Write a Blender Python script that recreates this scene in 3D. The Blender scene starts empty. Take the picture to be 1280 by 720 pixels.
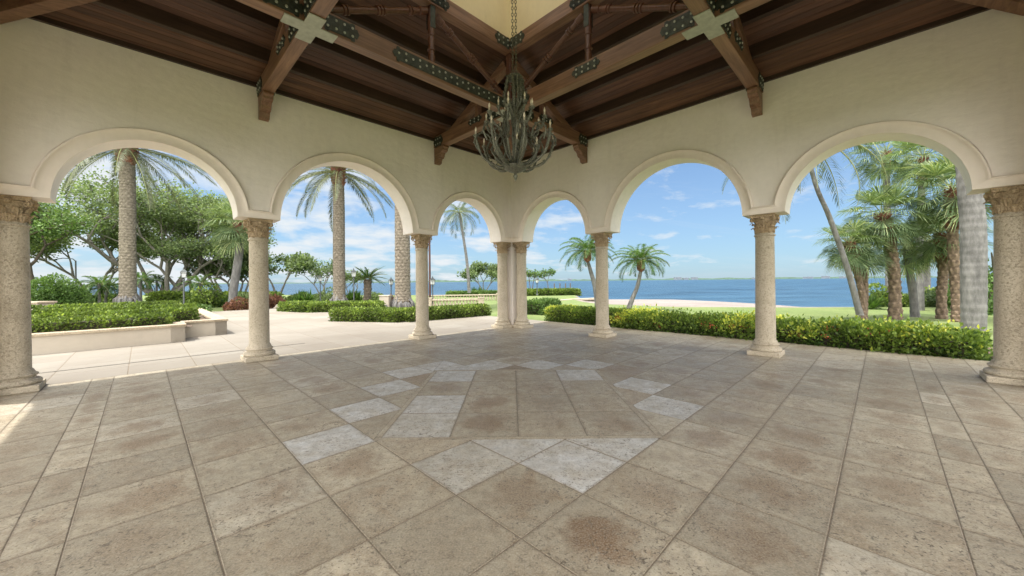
import bpy, bmesh, math, random
import numpy as np
from mathutils import Vector, Matrix
random.seed(7)
RNG = np.random.default_rng(11)
PI = math.pi
R = math.radians
sc = bpy.context.scene
COL = sc.collection

# ------------------------------------------------------------------ camera
F = 463.0
EYE = Vector((0, 0, 1.5))
HZ = 351.5
cam_d = bpy.data.cameras.new('camera')
cam = bpy.data.objects.new('camera', cam_d)
COL.objects.link(cam)
cam_d.sensor_width = 36.0
cam_d.lens = 36.0 * F / 1280.0
cam_d.shift_y = -8.5 / 1280.0
cam_d.clip_start = 0.05
cam_d.clip_end = 12000
CROT = Matrix.Rotation(R(90), 4, 'X') @ Matrix.Rotation(R(-0.53), 4, 'Z')
cam.matrix_world = Matrix.Translation(EYE) @ CROT
sc.camera = cam

def ray(px, py):
    d = CROT @ Vector(((px - 640) / F, -(py - HZ) / F, -1, 0))
    return Vector(d[:3])
def P(px, py, z=0.0):
    d = ray(px, py); t = (z - EYE.z) / d.z
    return EYE + d * t
def D(px, py, Y):
    d = ray(px, py)
    return EYE + d * (Y / d.y)

# ------------------------------------------------------------------ tags
def tag(o, label=None, cat=None, group=None, kind=None):
    if label: o['label'] = label
    if cat: o['category'] = cat
    if group: o['group'] = group
    if kind: o['kind'] = kind
    return o
def empty(name, loc=(0, 0, 0), rz=0.0, parent=None):
    o = bpy.data.objects.new(name, None)
    COL.objects.link(o)
    o.location = loc; o.rotation_euler = (0, 0, rz)
    o.empty_display_size = 0.2
    if parent: o.parent = parent
    return o
def copy_tree(o, parent=None):
    c = o.copy(); COL.objects.link(c)
    if parent is not None: c.parent = parent
    for ch in list(o.children): copy_tree(ch, c)
    return c

# ------------------------------------------------------------------ mesh builder
class MB:
    def __init__(s): s.v = []; s.f = []; s.t = []; s.n = 0
    def add(s, V, Fc, tone=0.5):
        V = np.asarray(V, float).reshape(-1, 3)
        off = s.n; s.v.append(V); s.n += len(V)
        for k, f in enumerate(Fc):
            s.f.append(tuple(int(i) + off for i in f))
            s.t.append(float(tone[k]) if hasattr(tone, '__len__') else tone)
        return s
    def box(s, c, size, rz=0.0, M=None, tone=0.5):
        hx, hy, hz = size[0] / 2, size[1] / 2, size[2] / 2
        V = [Vector((x, y, z)) for x in (-hx, hx) for y in (-hy, hy) for z in (-hz, hz)]
        MM = M if M is not None else Matrix.Rotation(rz, 3, 'Z')
        V = [MM @ v + Vector(c) for v in V]
        Fc = [(0, 1, 3, 2), (4, 6, 7, 5), (0, 4, 5, 1), (2, 3, 7, 6), (0, 2, 6, 4), (1, 5, 7, 3)]
        return s.add([tuple(v) for v in V], Fc, tone)
    def beam(s, a, b, w, h, up=(0, 0, 1), tone=0.5):
        a = Vector(a); b = Vector(b); d = b - a; L = d.length; d.normalize()
        x = d.cross(Vector(up)).normalized(); z = x.cross(d).normalized()
        M = Matrix((x, d, z)).transposed()
        return s.box((a + b) / 2, (w, L, h), M=M, tone=tone)
    def tube(s, pts, radii, n=8, tone=0.5, caps=True, squash=None):
        pts = [Vector(p) for p in pts]; m = len(pts)
        if not hasattr(radii, '__len__'): radii = [radii] * m
        V = []; prev = None
        for i in range(m):
            d = (pts[min(i + 1, m - 1)] - pts[max(i - 1, 0)])
            if d.length < 1e-9: d = Vector((0, 0, 1))
            d.normalize()
            if prev is None:
                ref = Vector((0, 0, 1)) if abs(d.z) < .9 else Vector((1, 0, 0))
                x = d.cross(ref).normalized()
            else:
                x = prev - d * prev.dot(d)
                x = x.normalized() if x.length > 1e-6 else d.cross(Vector((1, 0, 0))).normalized()
            prev = x; y = d.cross(x)
            for k in range(n):
                a = 2 * PI * k / n
                V.append(tuple(pts[i] + (x * math.cos(a) + y * math.sin(a)) * radii[i]))
        Fc = []
        for i in range(m - 1):
            for k in range(n):
                Fc.append((i * n + k, i * n + (k + 1) % n, (i + 1) * n + (k + 1) % n, (i + 1) * n + k))
        if caps:
            Fc.append(tuple(range(n))[::-1]); Fc.append(tuple((m - 1) * n + k for k in range(n)))
        return s.add(V, Fc, tone)
    def lathe(s, c, prof, n=24, tone=0.5):
        V = []
        for r, z in prof:
            for k in range(n):
                a = 2 * PI * k / n
                V.append((c[0] + r * math.cos(a), c[1] + r * math.sin(a), c[2] + z))
        m = len(prof); Fc = []
        for i in range(m - 1):
            for k in range(n):
                Fc.append((i * n + k, i * n + (k + 1) % n, (i + 1) * n + (k + 1) % n, (i + 1) * n + k))
        Fc.append(tuple(range(n))[::-1]); Fc.append(tuple((m - 1) * n + k for k in range(n)))
        return s.add(V, Fc, tone)
    def prism(s, poly, O, X, Y, N, th, tone=0.5):
        """2D polygon in plane (O;X,Y), extruded th along N"""
        O, X, Y, N = Vector(O), Vector(X), Vector(Y), Vector(N)
        n = len(poly)
        V = [tuple(O + X * a + Y * b) for a, b in poly] + [tuple(O + X * a + Y * b + N * th) for a, b in poly]
        Fc = [tuple(range(n))[::-1], tuple(range(n, 2 * n))]
        for k in range(n): Fc.append((k, (k + 1) % n, n + (k + 1) % n, n + k))
        return s.add(V, Fc, tone)
    def grid(s, G, tone=0.5, close=False):
        G = np.asarray(G, float); m, n = G.shape[:2]
        Fc = []
        for i in range(m - 1):
            for k in range(n if close else n - 1):
                Fc.append((i * n + k, i * n + (k + 1) % n, (i + 1) * n + (k + 1) % n, (i + 1) * n + k))
        return s.add(G.reshape(-1, 3), Fc, tone)
    def build(s, name, mat, parent=None, smooth=False, recalc=True, bevel=0.0, angle=None):
        me = bpy.data.meshes.new(name)
        V = np.concatenate(s.v) if s.v else np.zeros((0, 3))
        me.from_pydata(V.tolist(), [], s.f)
        at = me.attributes.new('tone', 'FLOAT', 'FACE')
        at.data.foreach_set('value', np.array(s.t, dtype=np.float32))
        if recalc:
            bm = bmesh.new(); bm.from_mesh(me)
            bmesh.ops.recalc_face_normals(bm, faces=bm.faces)
            bm.to_mesh(me); bm.free()
        if smooth:
            me.polygons.foreach_set('use_smooth', [True] * len(me.polygons))
            if angle:
                try: me.set_sharp_from_angle(angle=R(angle))
                except Exception: pass
        me.materials.append(mat)
        o = bpy.data.objects.new(name, me); COL.objects.link(o)
        if parent: o.parent = parent
        if bevel:
            b = o.modifiers.new('bevel', 'BEVEL'); b.width = bevel; b.segments = 2
            b.limit_method = 'ANGLE'; b.angle_limit = R(40)
        return o

def quads_mesh(name, V, tone, mat, parent=None, nper=4):
    """V (N, nper, 3) -> one mesh of N faces, fast"""
    N = V.shape[0]
    me = bpy.data.meshes.new(name)
    me.vertices.add(N * nper); me.vertices.foreach_set('co', V.reshape(-1).astype(np.float32))
    me.loops.add(N * nper); me.loops.foreach_set('vertex_index', np.arange(N * nper, dtype=np.int32))
    me.polygons.add(N)
    me.polygons.foreach_set('loop_start', np.arange(0, N * nper, nper, dtype=np.int32))
    try: me.polygons.foreach_set('loop_total', np.full(N, nper, dtype=np.int32))
    except Exception: pass
    me.update(calc_edges=True)
    at = me.attributes.new('tone', 'FLOAT', 'FACE')
    at.data.foreach_set('value', tone.astype(np.float32))
    me.materials.append(mat)
    o = bpy.data.objects.new(name, me); COL.objects.link(o)
    if parent: o.parent = parent
    return o
def nrm(a): return a / np.maximum(np.linalg.norm(a, axis=-1, keepdims=True), 1e-9)
def leaves(base, axis, side, L, W, fold=0.15):
    """rhomb leaves: (N,4,3)"""
    L = np.broadcast_to(np.asarray(L, float), (len(base),))[:, None]
    W = np.broadcast_to(np.asarray(W, float), (len(base),))[:, None]
    n = np.cross(axis, side)
    a = base; c = base + axis * L - n * (L * fold)
    m = base + axis * L * .45
    return np.stack([a, m + side * W / 2, c, m - side * W / 2], axis=1)
def rand_dirs(n):
    return nrm(RNG.normal(size=(n, 3)))
def perp(axis):
    r = rand_dirs(len(axis)); return nrm(np.cross(axis, r))

# ------------------------------------------------------------------ materials
def newmat(name):
    m = bpy.data.materials.new(name); m.use_nodes = True
    nt = m.node_tree; nt.nodes.clear()
    out = nt.nodes.new('ShaderNodeOutputMaterial')
    b = nt.nodes.new('ShaderNodeBsdfPrincipled')
    nt.links.new(b.outputs[0], out.inputs[0])
    return m, nt, b, out
def N(nt, t, **kw):
    n = nt.nodes.new(t)
    for k, v in kw.items():
        if k.startswith('i_'): n.inputs[k[2:].replace('_', ' ')].default_value = v
        else: setattr(n, k, v)
    return n
def coords(nt, kind='Object', scale=(1, 1, 1), rot=(0, 0, 0)):
    tc = N(nt, 'ShaderNodeTexCoord'); mp = N(nt, 'ShaderNodeMapping')
    mp.inputs['Scale'].default_value = scale; mp.inputs['Rotation'].default_value = rot
    nt.links.new(tc.outputs[kind], mp.inputs[0]); return mp.outputs[0]
def wpos(nt, scale=(1, 1, 1)):
    g = N(nt, 'ShaderNodeNewGeometry'); mp = N(nt, 'ShaderNodeMapping')
    mp.inputs['Scale'].default_value = scale
    nt.links.new(g.outputs['Position'], mp.inputs[0]); return mp.outputs[0]
def noise(nt, vec, scale, detail=4, rough=.55, dist=0.0):
    n = N(nt, 'ShaderNodeTexNoise'); n.inputs['Scale'].default_value = scale
    n.inputs['Detail'].default_value = detail; n.inputs['Roughness'].default_value = rough
    n.inputs['Distortion'].default_value = dist
    nt.links.new(vec, n.inputs['Vector']); return n.outputs['Fac']
def ramp(nt, fac, stops, interp='LINEAR'):
    r = N(nt, 'ShaderNodeValToRGB'); r.color_ramp.interpolation = interp
    e = r.color_ramp.elements
    while len(e) > 1: e.remove(e[-1])
    for i, (p, c) in enumerate(stops):
        if not hasattr(c, '__len__'): c = (c, c, c)
        if i == 0: e[0].position = p; e[0].color = (*c[:3], 1)
        else:
            x = e.new(p); x.color = (*c[:3], 1)
    nt.links.new(fac, r.inputs[0]); return r.outputs[0]
def mix(nt, fac, a, b, blend='MIX'):
    m = N(nt, 'ShaderNodeMix', data_type='RGBA', blend_type=blend)
    for sock, val in ((m.inputs[0], fac), (m.inputs[6], a), (m.inputs[7], b)):
        if isinstance(val, (int, float)): sock.default_value = val
        elif isinstance(val, (tuple, list)): sock.default_value = (*val[:3], 1)
        else: nt.links.new(val, sock)
    return m.outputs[2]
def math_(nt, op, a, b=0.0):
    m = N(nt, 'ShaderNodeMath', operation=op)
    for i, v in enumerate((a, b)):
        if isinstance(v, (int, float)): m.inputs[i].default_value = v
        else: nt.links.new(v, m.inputs[i])
    return m.outputs[0]
def bump(nt, b, h, strength=.3, dist=.02):
    n = N(nt, 'ShaderNodeBump'); n.inputs['Strength'].default_value = strength
    n.inputs['Distance'].default_value = dist
    nt.links.new(h, n.inputs['Height']); nt.links.new(n.outputs[0], b.inputs['Normal'])
def attr(nt, name='tone'):
    a = N(nt, 'ShaderNodeAttribute'); a.attribute_name = name; return a.outputs['Fac']

def mat_stucco(name, c1, c2, bs=.25):
    m, nt, b, o = newmat(name)
    w = wpos(nt)
    n1 = noise(nt, w, .7, 5); n2 = noise(nt, w, 9, 5)
    col = mix(nt, ramp(nt, n1, [(.3, 0.), (.7, 1.)]), c1, c2)
    col = mix(nt, ramp(nt, n2, [(.35, 0.), (.8, .25)]), col, tuple(x * .8 for x in c1))
    n7 = noise(nt, wpos(nt, (2.2, 2.2, .35)), 1.6, 7, .7)
    col = mix(nt, ramp(nt, n7, [(.52, 0.), (.8, .35)]), col, tuple(x * .76 for x in c1))
    nt.links.new(col, b.inputs['Base Color']); b.inputs['Roughness'].default_value = .9
    n3 = noise(nt, wpos(nt, (1, 1, 2.2)), 5, 6, .6)
    n4 = noise(nt, w, 60, 3)
    bump(nt, b, math_(nt, 'ADD', n3, math_(nt, 'MULTIPLY', n4, .12)), bs, .03)
    return m
def mat_stone(name, c1, c2, pit=(.12, .09, .06), sc_=1.0, pitamt=.5, spots=30):
    m, nt, b, o = newmat(name)
    w = wpos(nt)
    n1 = noise(nt, w, 3 * sc_, 6, .6); n2 = noise(nt, w, 34 * sc_, 5, .8)
    col = mix(nt, ramp(nt, n1, [(.3, 0.), (.7, 1.)]), c1, c2)
    v = N(nt, 'ShaderNodeTexVoronoi'); v.inputs['Scale'].default_value = spots * sc_; nt.links.new(w, v.inputs['Vector'])
    col = mix(nt, ramp(nt, v.outputs['Distance'], [(.0, .6), (.5, .0)]), col, tuple(min(1, x * 1.35) for x in c2))
    pits = ramp(nt, n2, [(.38, 1.), (.48, 0.)])
    col = mix(nt, math_(nt, 'MULTIPLY', pits, pitamt), col, pit)
    nt.links.new(col, b.inputs['Base Color']); b.inputs['Roughness'].default_value = .85
    bump(nt, b, math_(nt, 'SUBTRACT', math_(nt, 'MULTIPLY', n1, .4), pits), .5, .012)
    return m
def mat_wood(name, c1, c2, axis=0, rough=.5):
    m, nt, b, o = newmat(name)
    s = [14, 14, 14]; s[axis] = .8
    w = coords(nt, 'Object', tuple(s))
    n1 = noise(nt, w, 1.3, 7, .65, .6); n2 = noise(nt, coords(nt), 1.1, 3)
    col = mix(nt, ramp(nt, n1, [(.28, 0.), (.72, 1.)]), c1, c2)
    col = mix(nt, ramp(nt, n2, [(.35, 0.), (.7, .35)]), col, tuple(x * .55 for x in c1))
    t = attr(nt)
    col = mix(nt, 1.0, col, ramp(nt, t, [(0, .55), (.5, 1.), (1, 1.45)]), 'MULTIPLY')
    nt.links.new(col, b.inputs['Base Color']); b.inputs['Roughness'].default_value = rough
    bump(nt, b, n1, .35, .006)
    return m
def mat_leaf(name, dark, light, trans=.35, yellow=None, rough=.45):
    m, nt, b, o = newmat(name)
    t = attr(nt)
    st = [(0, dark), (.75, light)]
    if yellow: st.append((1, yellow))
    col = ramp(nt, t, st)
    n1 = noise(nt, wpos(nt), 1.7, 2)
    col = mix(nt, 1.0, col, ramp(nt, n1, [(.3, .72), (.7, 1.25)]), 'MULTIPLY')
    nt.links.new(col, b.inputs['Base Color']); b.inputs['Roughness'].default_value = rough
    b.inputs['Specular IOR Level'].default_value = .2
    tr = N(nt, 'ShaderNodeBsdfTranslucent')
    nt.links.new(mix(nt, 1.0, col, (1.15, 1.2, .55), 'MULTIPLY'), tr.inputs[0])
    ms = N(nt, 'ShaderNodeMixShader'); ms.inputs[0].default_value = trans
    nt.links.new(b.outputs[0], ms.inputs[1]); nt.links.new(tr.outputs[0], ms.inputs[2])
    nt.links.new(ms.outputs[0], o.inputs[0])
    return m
def mat_bark(name, c1, c2, sc_=1.0, zs=1.0):
    m, nt, b, o = newmat(name)
    w = coords(nt, 'Object', (1, 1, zs))
    n1 = noise(nt, w, 7 * sc_, 6, .65); n2 = noise(nt, w, 30 * sc_, 4)
    t = attr(nt)
    f = math_(nt, 'MULTIPLY_ADD', n1, .6); 
    col = mix(nt, ramp(nt, n1, [(.3, 0.), (.7, 1.)]), c1, c2)
    col = mix(nt, 1.0, col, ramp(nt, t, [(0, .5), (.5, 1.), (1, 1.35)]), 'MULTIPLY')
    nt.links.new(col, b.inputs['Base Color']); b.inputs['Roughness'].default_value = .9
    bump(nt, b, math_(nt, 'ADD', n1, math_(nt, 'MULTIPLY', n2, .5)), .7, .03)
    return m
def mat_plain(name, c, rough=.5, metal=0.0, var=.25, bs=.2, scale=20):
    m, nt, b, o = newmat(name)
    n1 = noise(nt, coords(nt), scale, 4)
    col = mix(nt, ramp(nt, n1, [(.3, 0.), (.7, 1.)]), tuple(x * (1 - var) for x in c), tuple(min(1, x * (1 + var)) for x in c))
    nt.links.new(col, b.inputs['Base Color']); b.inputs['Roughness'].default_value = rough
    b.inputs['Metallic'].default_value = metal
    bump(nt, b, n1, bs, .004)
    return m

M = {}
M['stucco'] = mat_stucco('wall_stucco', (.885, .82, .765), (.915, .86, .81), .28)
M['trim'] = mat_stucco('trim_stucco', (.88, .79, .71), (.92, .83, .76), .12)
M['cream'] = mat_stucco('cream_stucco', (.80, .71, .46), (.84, .75, .50), .08)
M['column'] = mat_stone('coral_stone', (.42, .36, .265), (.56, .49, .38), pitamt=.45, spots=60)
M['carved'] = mat_stone('carved_stone', (.40, .29, .17), (.55, .43, .29), pitamt=.7, sc_=1.6)
M['planter'] = mat_stucco('planter_stucco', (.46, .405, .33), (.51, .455, .375), .1)
M['coping'] = mat_stone('coping_stone', (.38, .305, .21), (.47, .39, .285), pitamt=.4)
M['board'] = mat_wood('ceiling_boards', (.06, .027, .016), (.20, .098, .055), 0, .45)
M['board_y'] = mat_wood('ceiling_boards_y', (.06, .027, .016), (.20, .098, .055), 1, .45)
M['timber'] = mat_wood('dark_timber', (.13, .064, .038), (.34, .195, .12), 0, .42)
M['timber_y'] = mat_wood('dark_timber_y', (.13, .064, .038), (.34, .195, .12), 1, .42)
M['purlin'] = mat_wood('purlin_timber', (.03, .017, .012), (.075, .042, .028), 0, .5)
M['purlin_y'] = mat_wood('purlin_timber_y', (.03, .017, .012), (.075, .042, .028), 1, .5)
M['turned'] = mat_wood('turned_timber', (.075, .03, .018), (.17, .075, .045), 2, .35)
M['iron'] = mat_plain('patinated_iron', (.045, .055, .045), .45, .6, .45, .5, 14)
M['plate'] = mat_plain('verdigris_plate', (.40, .42, .35), .6, .2, .15, .2, 12)
M['stud'] = mat_plain('stud_metal', (.35, .38, .32), .35, .8, .2)
M['bronze'] = mat_plain('aged_bronze', (.14, .14, .108), .5, .35, .6, .8, 60)
M['candle'] = mat_plain('candle_sleeve', (.42, .36, .27), .6, 0, .15)
M['bulb'] = mat_plain('bulb_glass', (.75, .66, .52), .12, 0, .05)
M['roof'] = mat_plain('roof_tiles', (.35, .16, .09), .85, 0, .3)
M['lampmetal'] = mat_plain('lamp_metal', (.09, .10, .10), .5, .5, .2)
M['lampglass'] = mat_plain('lamp_glass', (.55, .58, .58), .15, 0, .05)
M['maroon'] = mat_plain('maroon_pole', (.10, .045, .04), .5, .2, .2)
M['balust'] = mat_stone('cast_stone', (.40, .335, .25), (.50, .43, .33), pitamt=.3)
M['leaf_hedge'] = mat_leaf('boxwood_leaves', (.02, .048, .012), (.19, .265, .06), .35, (.48, .58, .15))
M['leaf_croton'] = mat_leaf('ixora_leaves', (.03, .07, .018), (.24, .34, .07), .35, (.66, .66, .12))
M['leaf_dark'] = mat_leaf('dark_leaves', (.03, .07, .02), (.15, .24, .07), .3, (.26, .36, .12))
M['leaf_tree'] = mat_leaf('tree_leaves', (.045, .08, .035), (.235, .305, .145), .4, (.38, .45, .25))
M['leaf_pale'] = mat_leaf('pale_leaves', (.07, .12, .05), (.22, .28, .13), .3, (.34, .38, .2))
M['leaf_date'] = mat_leaf('date_palm_leaflets', (.04, .055, .03), (.20, .22, .125), .2, (.42, .35, .18))
M['leaf_fan'] = mat_leaf('fan_palm_leaves', (.028, .058, .028), (.18, .25, .125), .35, (.38, .42, .22))
M['leaf_feather'] = mat_leaf('feather_palm_leaves', (.02, .055, .015), (.12, .21, .055), .4, (.4, .5, .12))
M['leaf_coco'] = mat_leaf('coconut_leaflets', (.04, .07, .04), (.15, .19, .11), .3, (.45, .42, .2))
M['leaf_cycad'] = mat_leaf('cycad_leaves', (.015, .05, .015), (.06, .14, .03), .25)
M['leaf_red'] = mat_leaf('reddish_leaves', (.09, .04, .03), (.25, .12, .08), .3, (.15, .22, .06))
M['flower'] = mat_leaf('coral_flowers', (.45, .06, .05), (.75, .20, .12), .3, (.8, .5, .2))
M['twig'] = mat_bark('hedge_twigs', (.035, .03, .018), (.07, .06, .035))
M['bark_date'] = mat_bark('date_palm_bark', (.10, .083, .062), (.28, .24, .185), 1.2)
M['bark_boot'] = mat_bark('boot_bark', (.085, .055, .04), (.24, .175, .12), 1.5)
M['bark_red'] = mat_bark('red_boot_bark', (.12, .045, .03), (.30, .13, .09), 2)
M['bark_grey'] = mat_bark('grey_palm_bark', (.08, .077, .075), (.22, .212, .205), 1.0, .3)
M['bark_tree'] = mat_bark('tree_bark', (.13, .12, .10), (.27, .25, .22), 1.5, .4)
M['bark_dark'] = mat_bark('dark_bark', (.07, .055, .04), (.15, .12, .09), 2)
M['soil'] = mat_plain('soil', (.12, .085, .06), .95, 0, .4, .6, 12)
M['mulch'] = mat_plain('mulch_chips', (.14, .085, .065), .95, 0, .5, .9, 40)
M['rock'] = mat_stone('limestone_rock', (.30, .25, .20), (.48, .42, .35), pitamt=.7, sc_=.6)
M['sleeper'] = mat_plain('grey_timber', (.22, .20, .17), .85, 0, .3)
M['sign'] = mat_plain('plaque', (.18, .18, .18), .4, .3, .1)
M['bldg'] = mat_plain('distant_wall', (.20, .22, .245), .8, 0, .1)
M['bldgwin'] = mat_plain('distant_windows', (.12, .15, .18), .2, 0, .1)
M['stem'] = mat_plain('green_stem', (.20, .22, .08), .6, 0, .3)
M['grate'] = mat_plain('grate', (.25, .23, .2), .5, .6, .2)

def mat_floor():
    m, nt, b, o = newmat('travertine_floor')
    w0 = wpos(nt); t = attr(nt)
    va = N(nt, 'ShaderNodeVectorMath', operation='ADD'); nt.links.new(w0, va.inputs[0])
    cv = N(nt, 'ShaderNodeCombineXYZ'); nt.links.new(math_(nt, 'MULTIPLY', t, 171.0), cv.inputs[0]); nt.links.new(math_(nt, 'MULTIPLY', t, 93.0), cv.inputs[1])
    nt.links.new(cv.outputs[0], va.inputs[1]); w = va.outputs[0]      # every slab is cut from another piece of stone
    st = attr(nt, 'stain')
    n0 = noise(nt, w, .8, 4); n1 = noise(nt, w, 5, 6, .65); n2 = noise(nt, w, 48, 4, .6); n3 = noise(nt, w, 90, 3, .6)
    base = ramp(nt, t, [(0, (.285, .25, .185)), (.4, (.39, .34, .25)), (.7, (.455, .405, .305)), (.8, (.50, .485, .44)), (1, (.54, .545, .54))])
    base = mix(nt, ramp(nt, n1, [(.35, 0.), (.65, .6)]), base, (.29, .235, .16))
    n8 = noise(nt, w, 2.3, 6, .7, 1.2)
    dk = ramp(nt, t, [(.72, 1.), (.82, .12)])
    base = mix(nt, math_(nt, 'MULTIPLY', ramp(nt, n8, [(.50, 0.), (.66, .6)]), dk), base, (.21, .145, .085))
    n9 = noise(nt, w, 13, 5, .8)
    base = mix(nt, 1.0, base, ramp(nt, n9, [(.3, .68), (.7, 1.3)]), 'MULTIPLY')
    # rusty wear blotches that follow the tile (own shape, stays put)
    uv = N(nt, 'ShaderNodeUVMap'); uv.uv_map = 'tile'
    sub = N(nt, 'ShaderNodeVectorMath', operation='SUBTRACT'); sub.inputs[1].default_value = (.5, .5, 0)
    nt.links.new(uv.outputs[0], sub.inputs[0])
    ln = N(nt, 'ShaderNodeVectorMath', operation='LENGTH'); nt.links.new(sub.outputs[0], ln.inputs[0])
    rad = math_(nt, 'ADD', ln.outputs['Value'], math_(nt, 'MULTIPLY', math_(nt, 'SUBTRACT', noise(nt, w, 4.2, 8, .75, .8), .5), 1.15))
    blot = ramp(nt, rad, [(.0, 1.), (.18, .85), (.46, 0.)], 'EASE')
    sf = math_(nt, 'MULTIPLY', blot, st)
    base = mix(nt, math_(nt, 'MULTIPLY', sf, .95), base, (.165, .092, .04))
    # brown dirt gathered along the joints
    ab_ = N(nt, 'ShaderNodeVectorMath', operation='ABSOLUTE'); nt.links.new(sub.outputs[0], ab_.inputs[0])
    sx = N(nt, 'ShaderNodeSeparateXYZ'); nt.links.new(ab_.outputs[0], sx.inputs[0])
    ed = math_(nt, 'MAXIMUM', sx.outputs['X'], sx.outputs['Y'])
    ed = math_(nt, 'ADD', ed, math_(nt, 'MULTIPLY', math_(nt, 'SUBTRACT', noise(nt, w, 7, 5, .7), .5), .09))
    base = mix(nt, ramp(nt, ed, [(.47, 0.), (.49, .30), (.5, .55)]), base, (.15, .115, .075))
    # travertine pits, speckle
    n6 = noise(nt, w, 19, 5, .74, .7)
    pits = ramp(nt, n6, [(.385, 1.), (.415, 0.)])
    pits2 = ramp(nt, n2, [(.37, 1.), (.43, 0.)])
    pp = math_(nt, 'MAXIMUM', pits, pits2)
    dens = ramp(nt, noise(nt, w, 1.6, 3), [(.35, .3), (.62, 1.)])
    pp = math_(nt, 'MULTIPLY', pp, dens)
    base = mix(nt, math_(nt, 'MULTIPLY', pp, .85), base, (.06, .042, .026))
    base = mix(nt, ramp(nt, n3, [(.4, 0.), (.72, .4)]), base, (.62, .56, .46))
    base = mix(nt, 1.0, base, ramp(nt, n0, [(.3, .86), (.7, 1.12)]), 'MULTIPLY')
    nt.links.new(base, b.inputs['Base Color'])
    b.inputs['Specular IOR Level'].default_value = .4
    nt.links.new(ramp(nt, n1, [(.3, .42), (.7, .62)]), b.inputs['Roughness'])
    bump(nt, b, math_(nt, 'SUBTRACT', math_(nt, 'MULTIPLY', n1, .25), pp), .35, .006)
    return m
M['floor'] = mat_floor()
M['grout'] = mat_plain('grout', (.20, .16, .115), .95, 0, .3, .4, 30)

def mat_terrace():
    m, nt, b, o = newmat('terrace_slabs')
    w = wpos(nt); t = attr(nt)
    n1 = noise(nt, w, 3, 6, .65); n2 = noise(nt, w, .35, 4)
    base = ramp(nt, t, [(0, (.25, .225, .185)), (1, (.295, .27, .228))])
    base = mix(nt, ramp(nt, n1, [(.35, 0.), (.75, .5)]), base, (.25, .215, .17))
    base = mix(nt, ramp(nt, n2, [(.42, 0.), (.66, .7)]), base, (.20, .17, .135))
    n6 = noise(nt, w, 30, 4, .7)
    base = mix(nt, ramp(nt, n6, [(.36, .5), (.42, 0.)]), base, (.2, .16, .11))
    nt.links.new(base, b.inputs['Base Color']); b.inputs['Roughness'].default_value = .8
    bump(nt, b, n1, .2, .01)
    return m
M['terrace'] = mat_terrace()

def mat_ground():
    m, nt, b, o = newmat('lawn_and_beach')
    g = N(nt, 'ShaderNodeNewGeometry'); sx = N(nt, 'ShaderNodeSeparateXYZ'); nt.links.new(g.outputs['Position'], sx.inputs[0])
    w = wpos(nt)
    n1 = noise(nt, w, .35, 5); n2 = noise(nt, w, 12, 5, .7); n3 = noise(nt, w, 2.2, 4)
    grass = mix(nt, ramp(nt, n1, [(.3, 0.), (.7, 1.)]), (.135, .19, .05), (.205, .25, .08))
    grass = mix(nt, ramp(nt, n3, [(.5, 0.), (.75, .5)]), grass, (.27, .26, .13))
    grass = mix(nt, ramp(nt, n2, [(.35, .5), (.6, 0.)]), grass, (.05, .09, .02))
    sand = mix(nt, ramp(nt, noise(nt, wpos(nt, (.12, .9, 1)), 1.5, 5), [(.35, 0.), (.65, 1.)]), (.20, .165, .145), (.31, .27, .245))
    sand = mix(nt, ramp(nt, noise(nt, wpos(nt, (.25, 1.2, 1)), 2.5, 5), [(.58, 0.), (.66, .75)]), sand, (.15, .11, .085))
    zz = math_(nt, 'ADD', sx.outputs['Z'], math_(nt, 'MULTIPLY', math_(nt, 'SUBTRACT', n3, .5), .06))
    f = ramp(nt, math_(nt, 'MULTIPLY', zz, -1), [(.125, 0.), (.15, 1.)])
    col = mix(nt, f, grass, sand)
    nt.links.new(col, b.inputs['Base Color']); b.inputs['Roughness'].default_value = .95
    bump(nt, b, math_(nt, 'ADD', n2, n3), .6, .05)
    return m
M['ground'] = mat_ground()

def mat_sea():
    m, nt, b, o = newmat('sea_water')
    w = wpos(nt, (.45, 1, 1))
    n1 = noise(nt, w, .22, 6, .7, .3); n2 = noise(nt, w, 1.6, 4, .65)
    w2 = wpos(nt, (.0025, .014, 1)); n3 = noise(nt, w2, 1.0, 6, .6, .4)
    col = mix(nt, ramp(nt, n3, [(.35, 0.), (.65, 1.)]), (.011, .034, .060), (.022, .058, .092))
    n5 = noise(nt, wpos(nt, (.05, .22, 1)), 1.0, 5, .7)
    col = mix(nt, ramp(nt, n5, [(.45, 0.), (.6, .8)]), col, (.055, .115, .165))
    col = mix(nt, ramp(nt, n1, [(.42, 0.), (.6, 1.)]), col, (.035, .09, .15))
    nt.links.new(col, b.inputs['Base Color'])
    b.inputs['Roughness'].default_value = .32; b.inputs['Specular IOR Level'].default_value = .3
    bump(nt, b, math_(nt, 'ADD', n1, math_(nt, 'MULTIPLY', n2, .4)), 1.0, .8)
    return m
M['sea'] = mat_sea()
M['farland'] = mat_plain('far_shore_trees', (.05, .09, .06), .9, 0, .3, .2, .05)

# ------------------------------------------------------------------ world and sun
to_sun = Vector((-.414, -.11, 1.0)).normalized()
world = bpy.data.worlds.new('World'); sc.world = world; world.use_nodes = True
nt = world.node_tree; nt.nodes.clear()
wo = N(nt, 'ShaderNodeOutputWorld'); bg = N(nt, 'ShaderNodeBackground'); nt.links.new(bg.outputs[0], wo.inputs[0])
sky = N(nt, 'ShaderNodeTexSky'); sky.sky_type = 'NISHITA'; sky.sun_disc = False
sky.sun_elevation = math.asin(to_sun.z); sky.sun_rotation = math.atan2(to_sun.x, to_sun.y)
sky.air_density = 1.0; sky.dust_density = .6; sky.ozone_density = 1.5
tc = N(nt, 'ShaderNodeTexCoord'); sx = N(nt, 'ShaderNodeSeparateXYZ'); nt.links.new(tc.outputs['Generated'], sx.inputs[0])
zc = math_(nt, 'ADD', math_(nt, 'MAXIMUM', sx.outputs['Z'], 0.0), .20)
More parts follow.
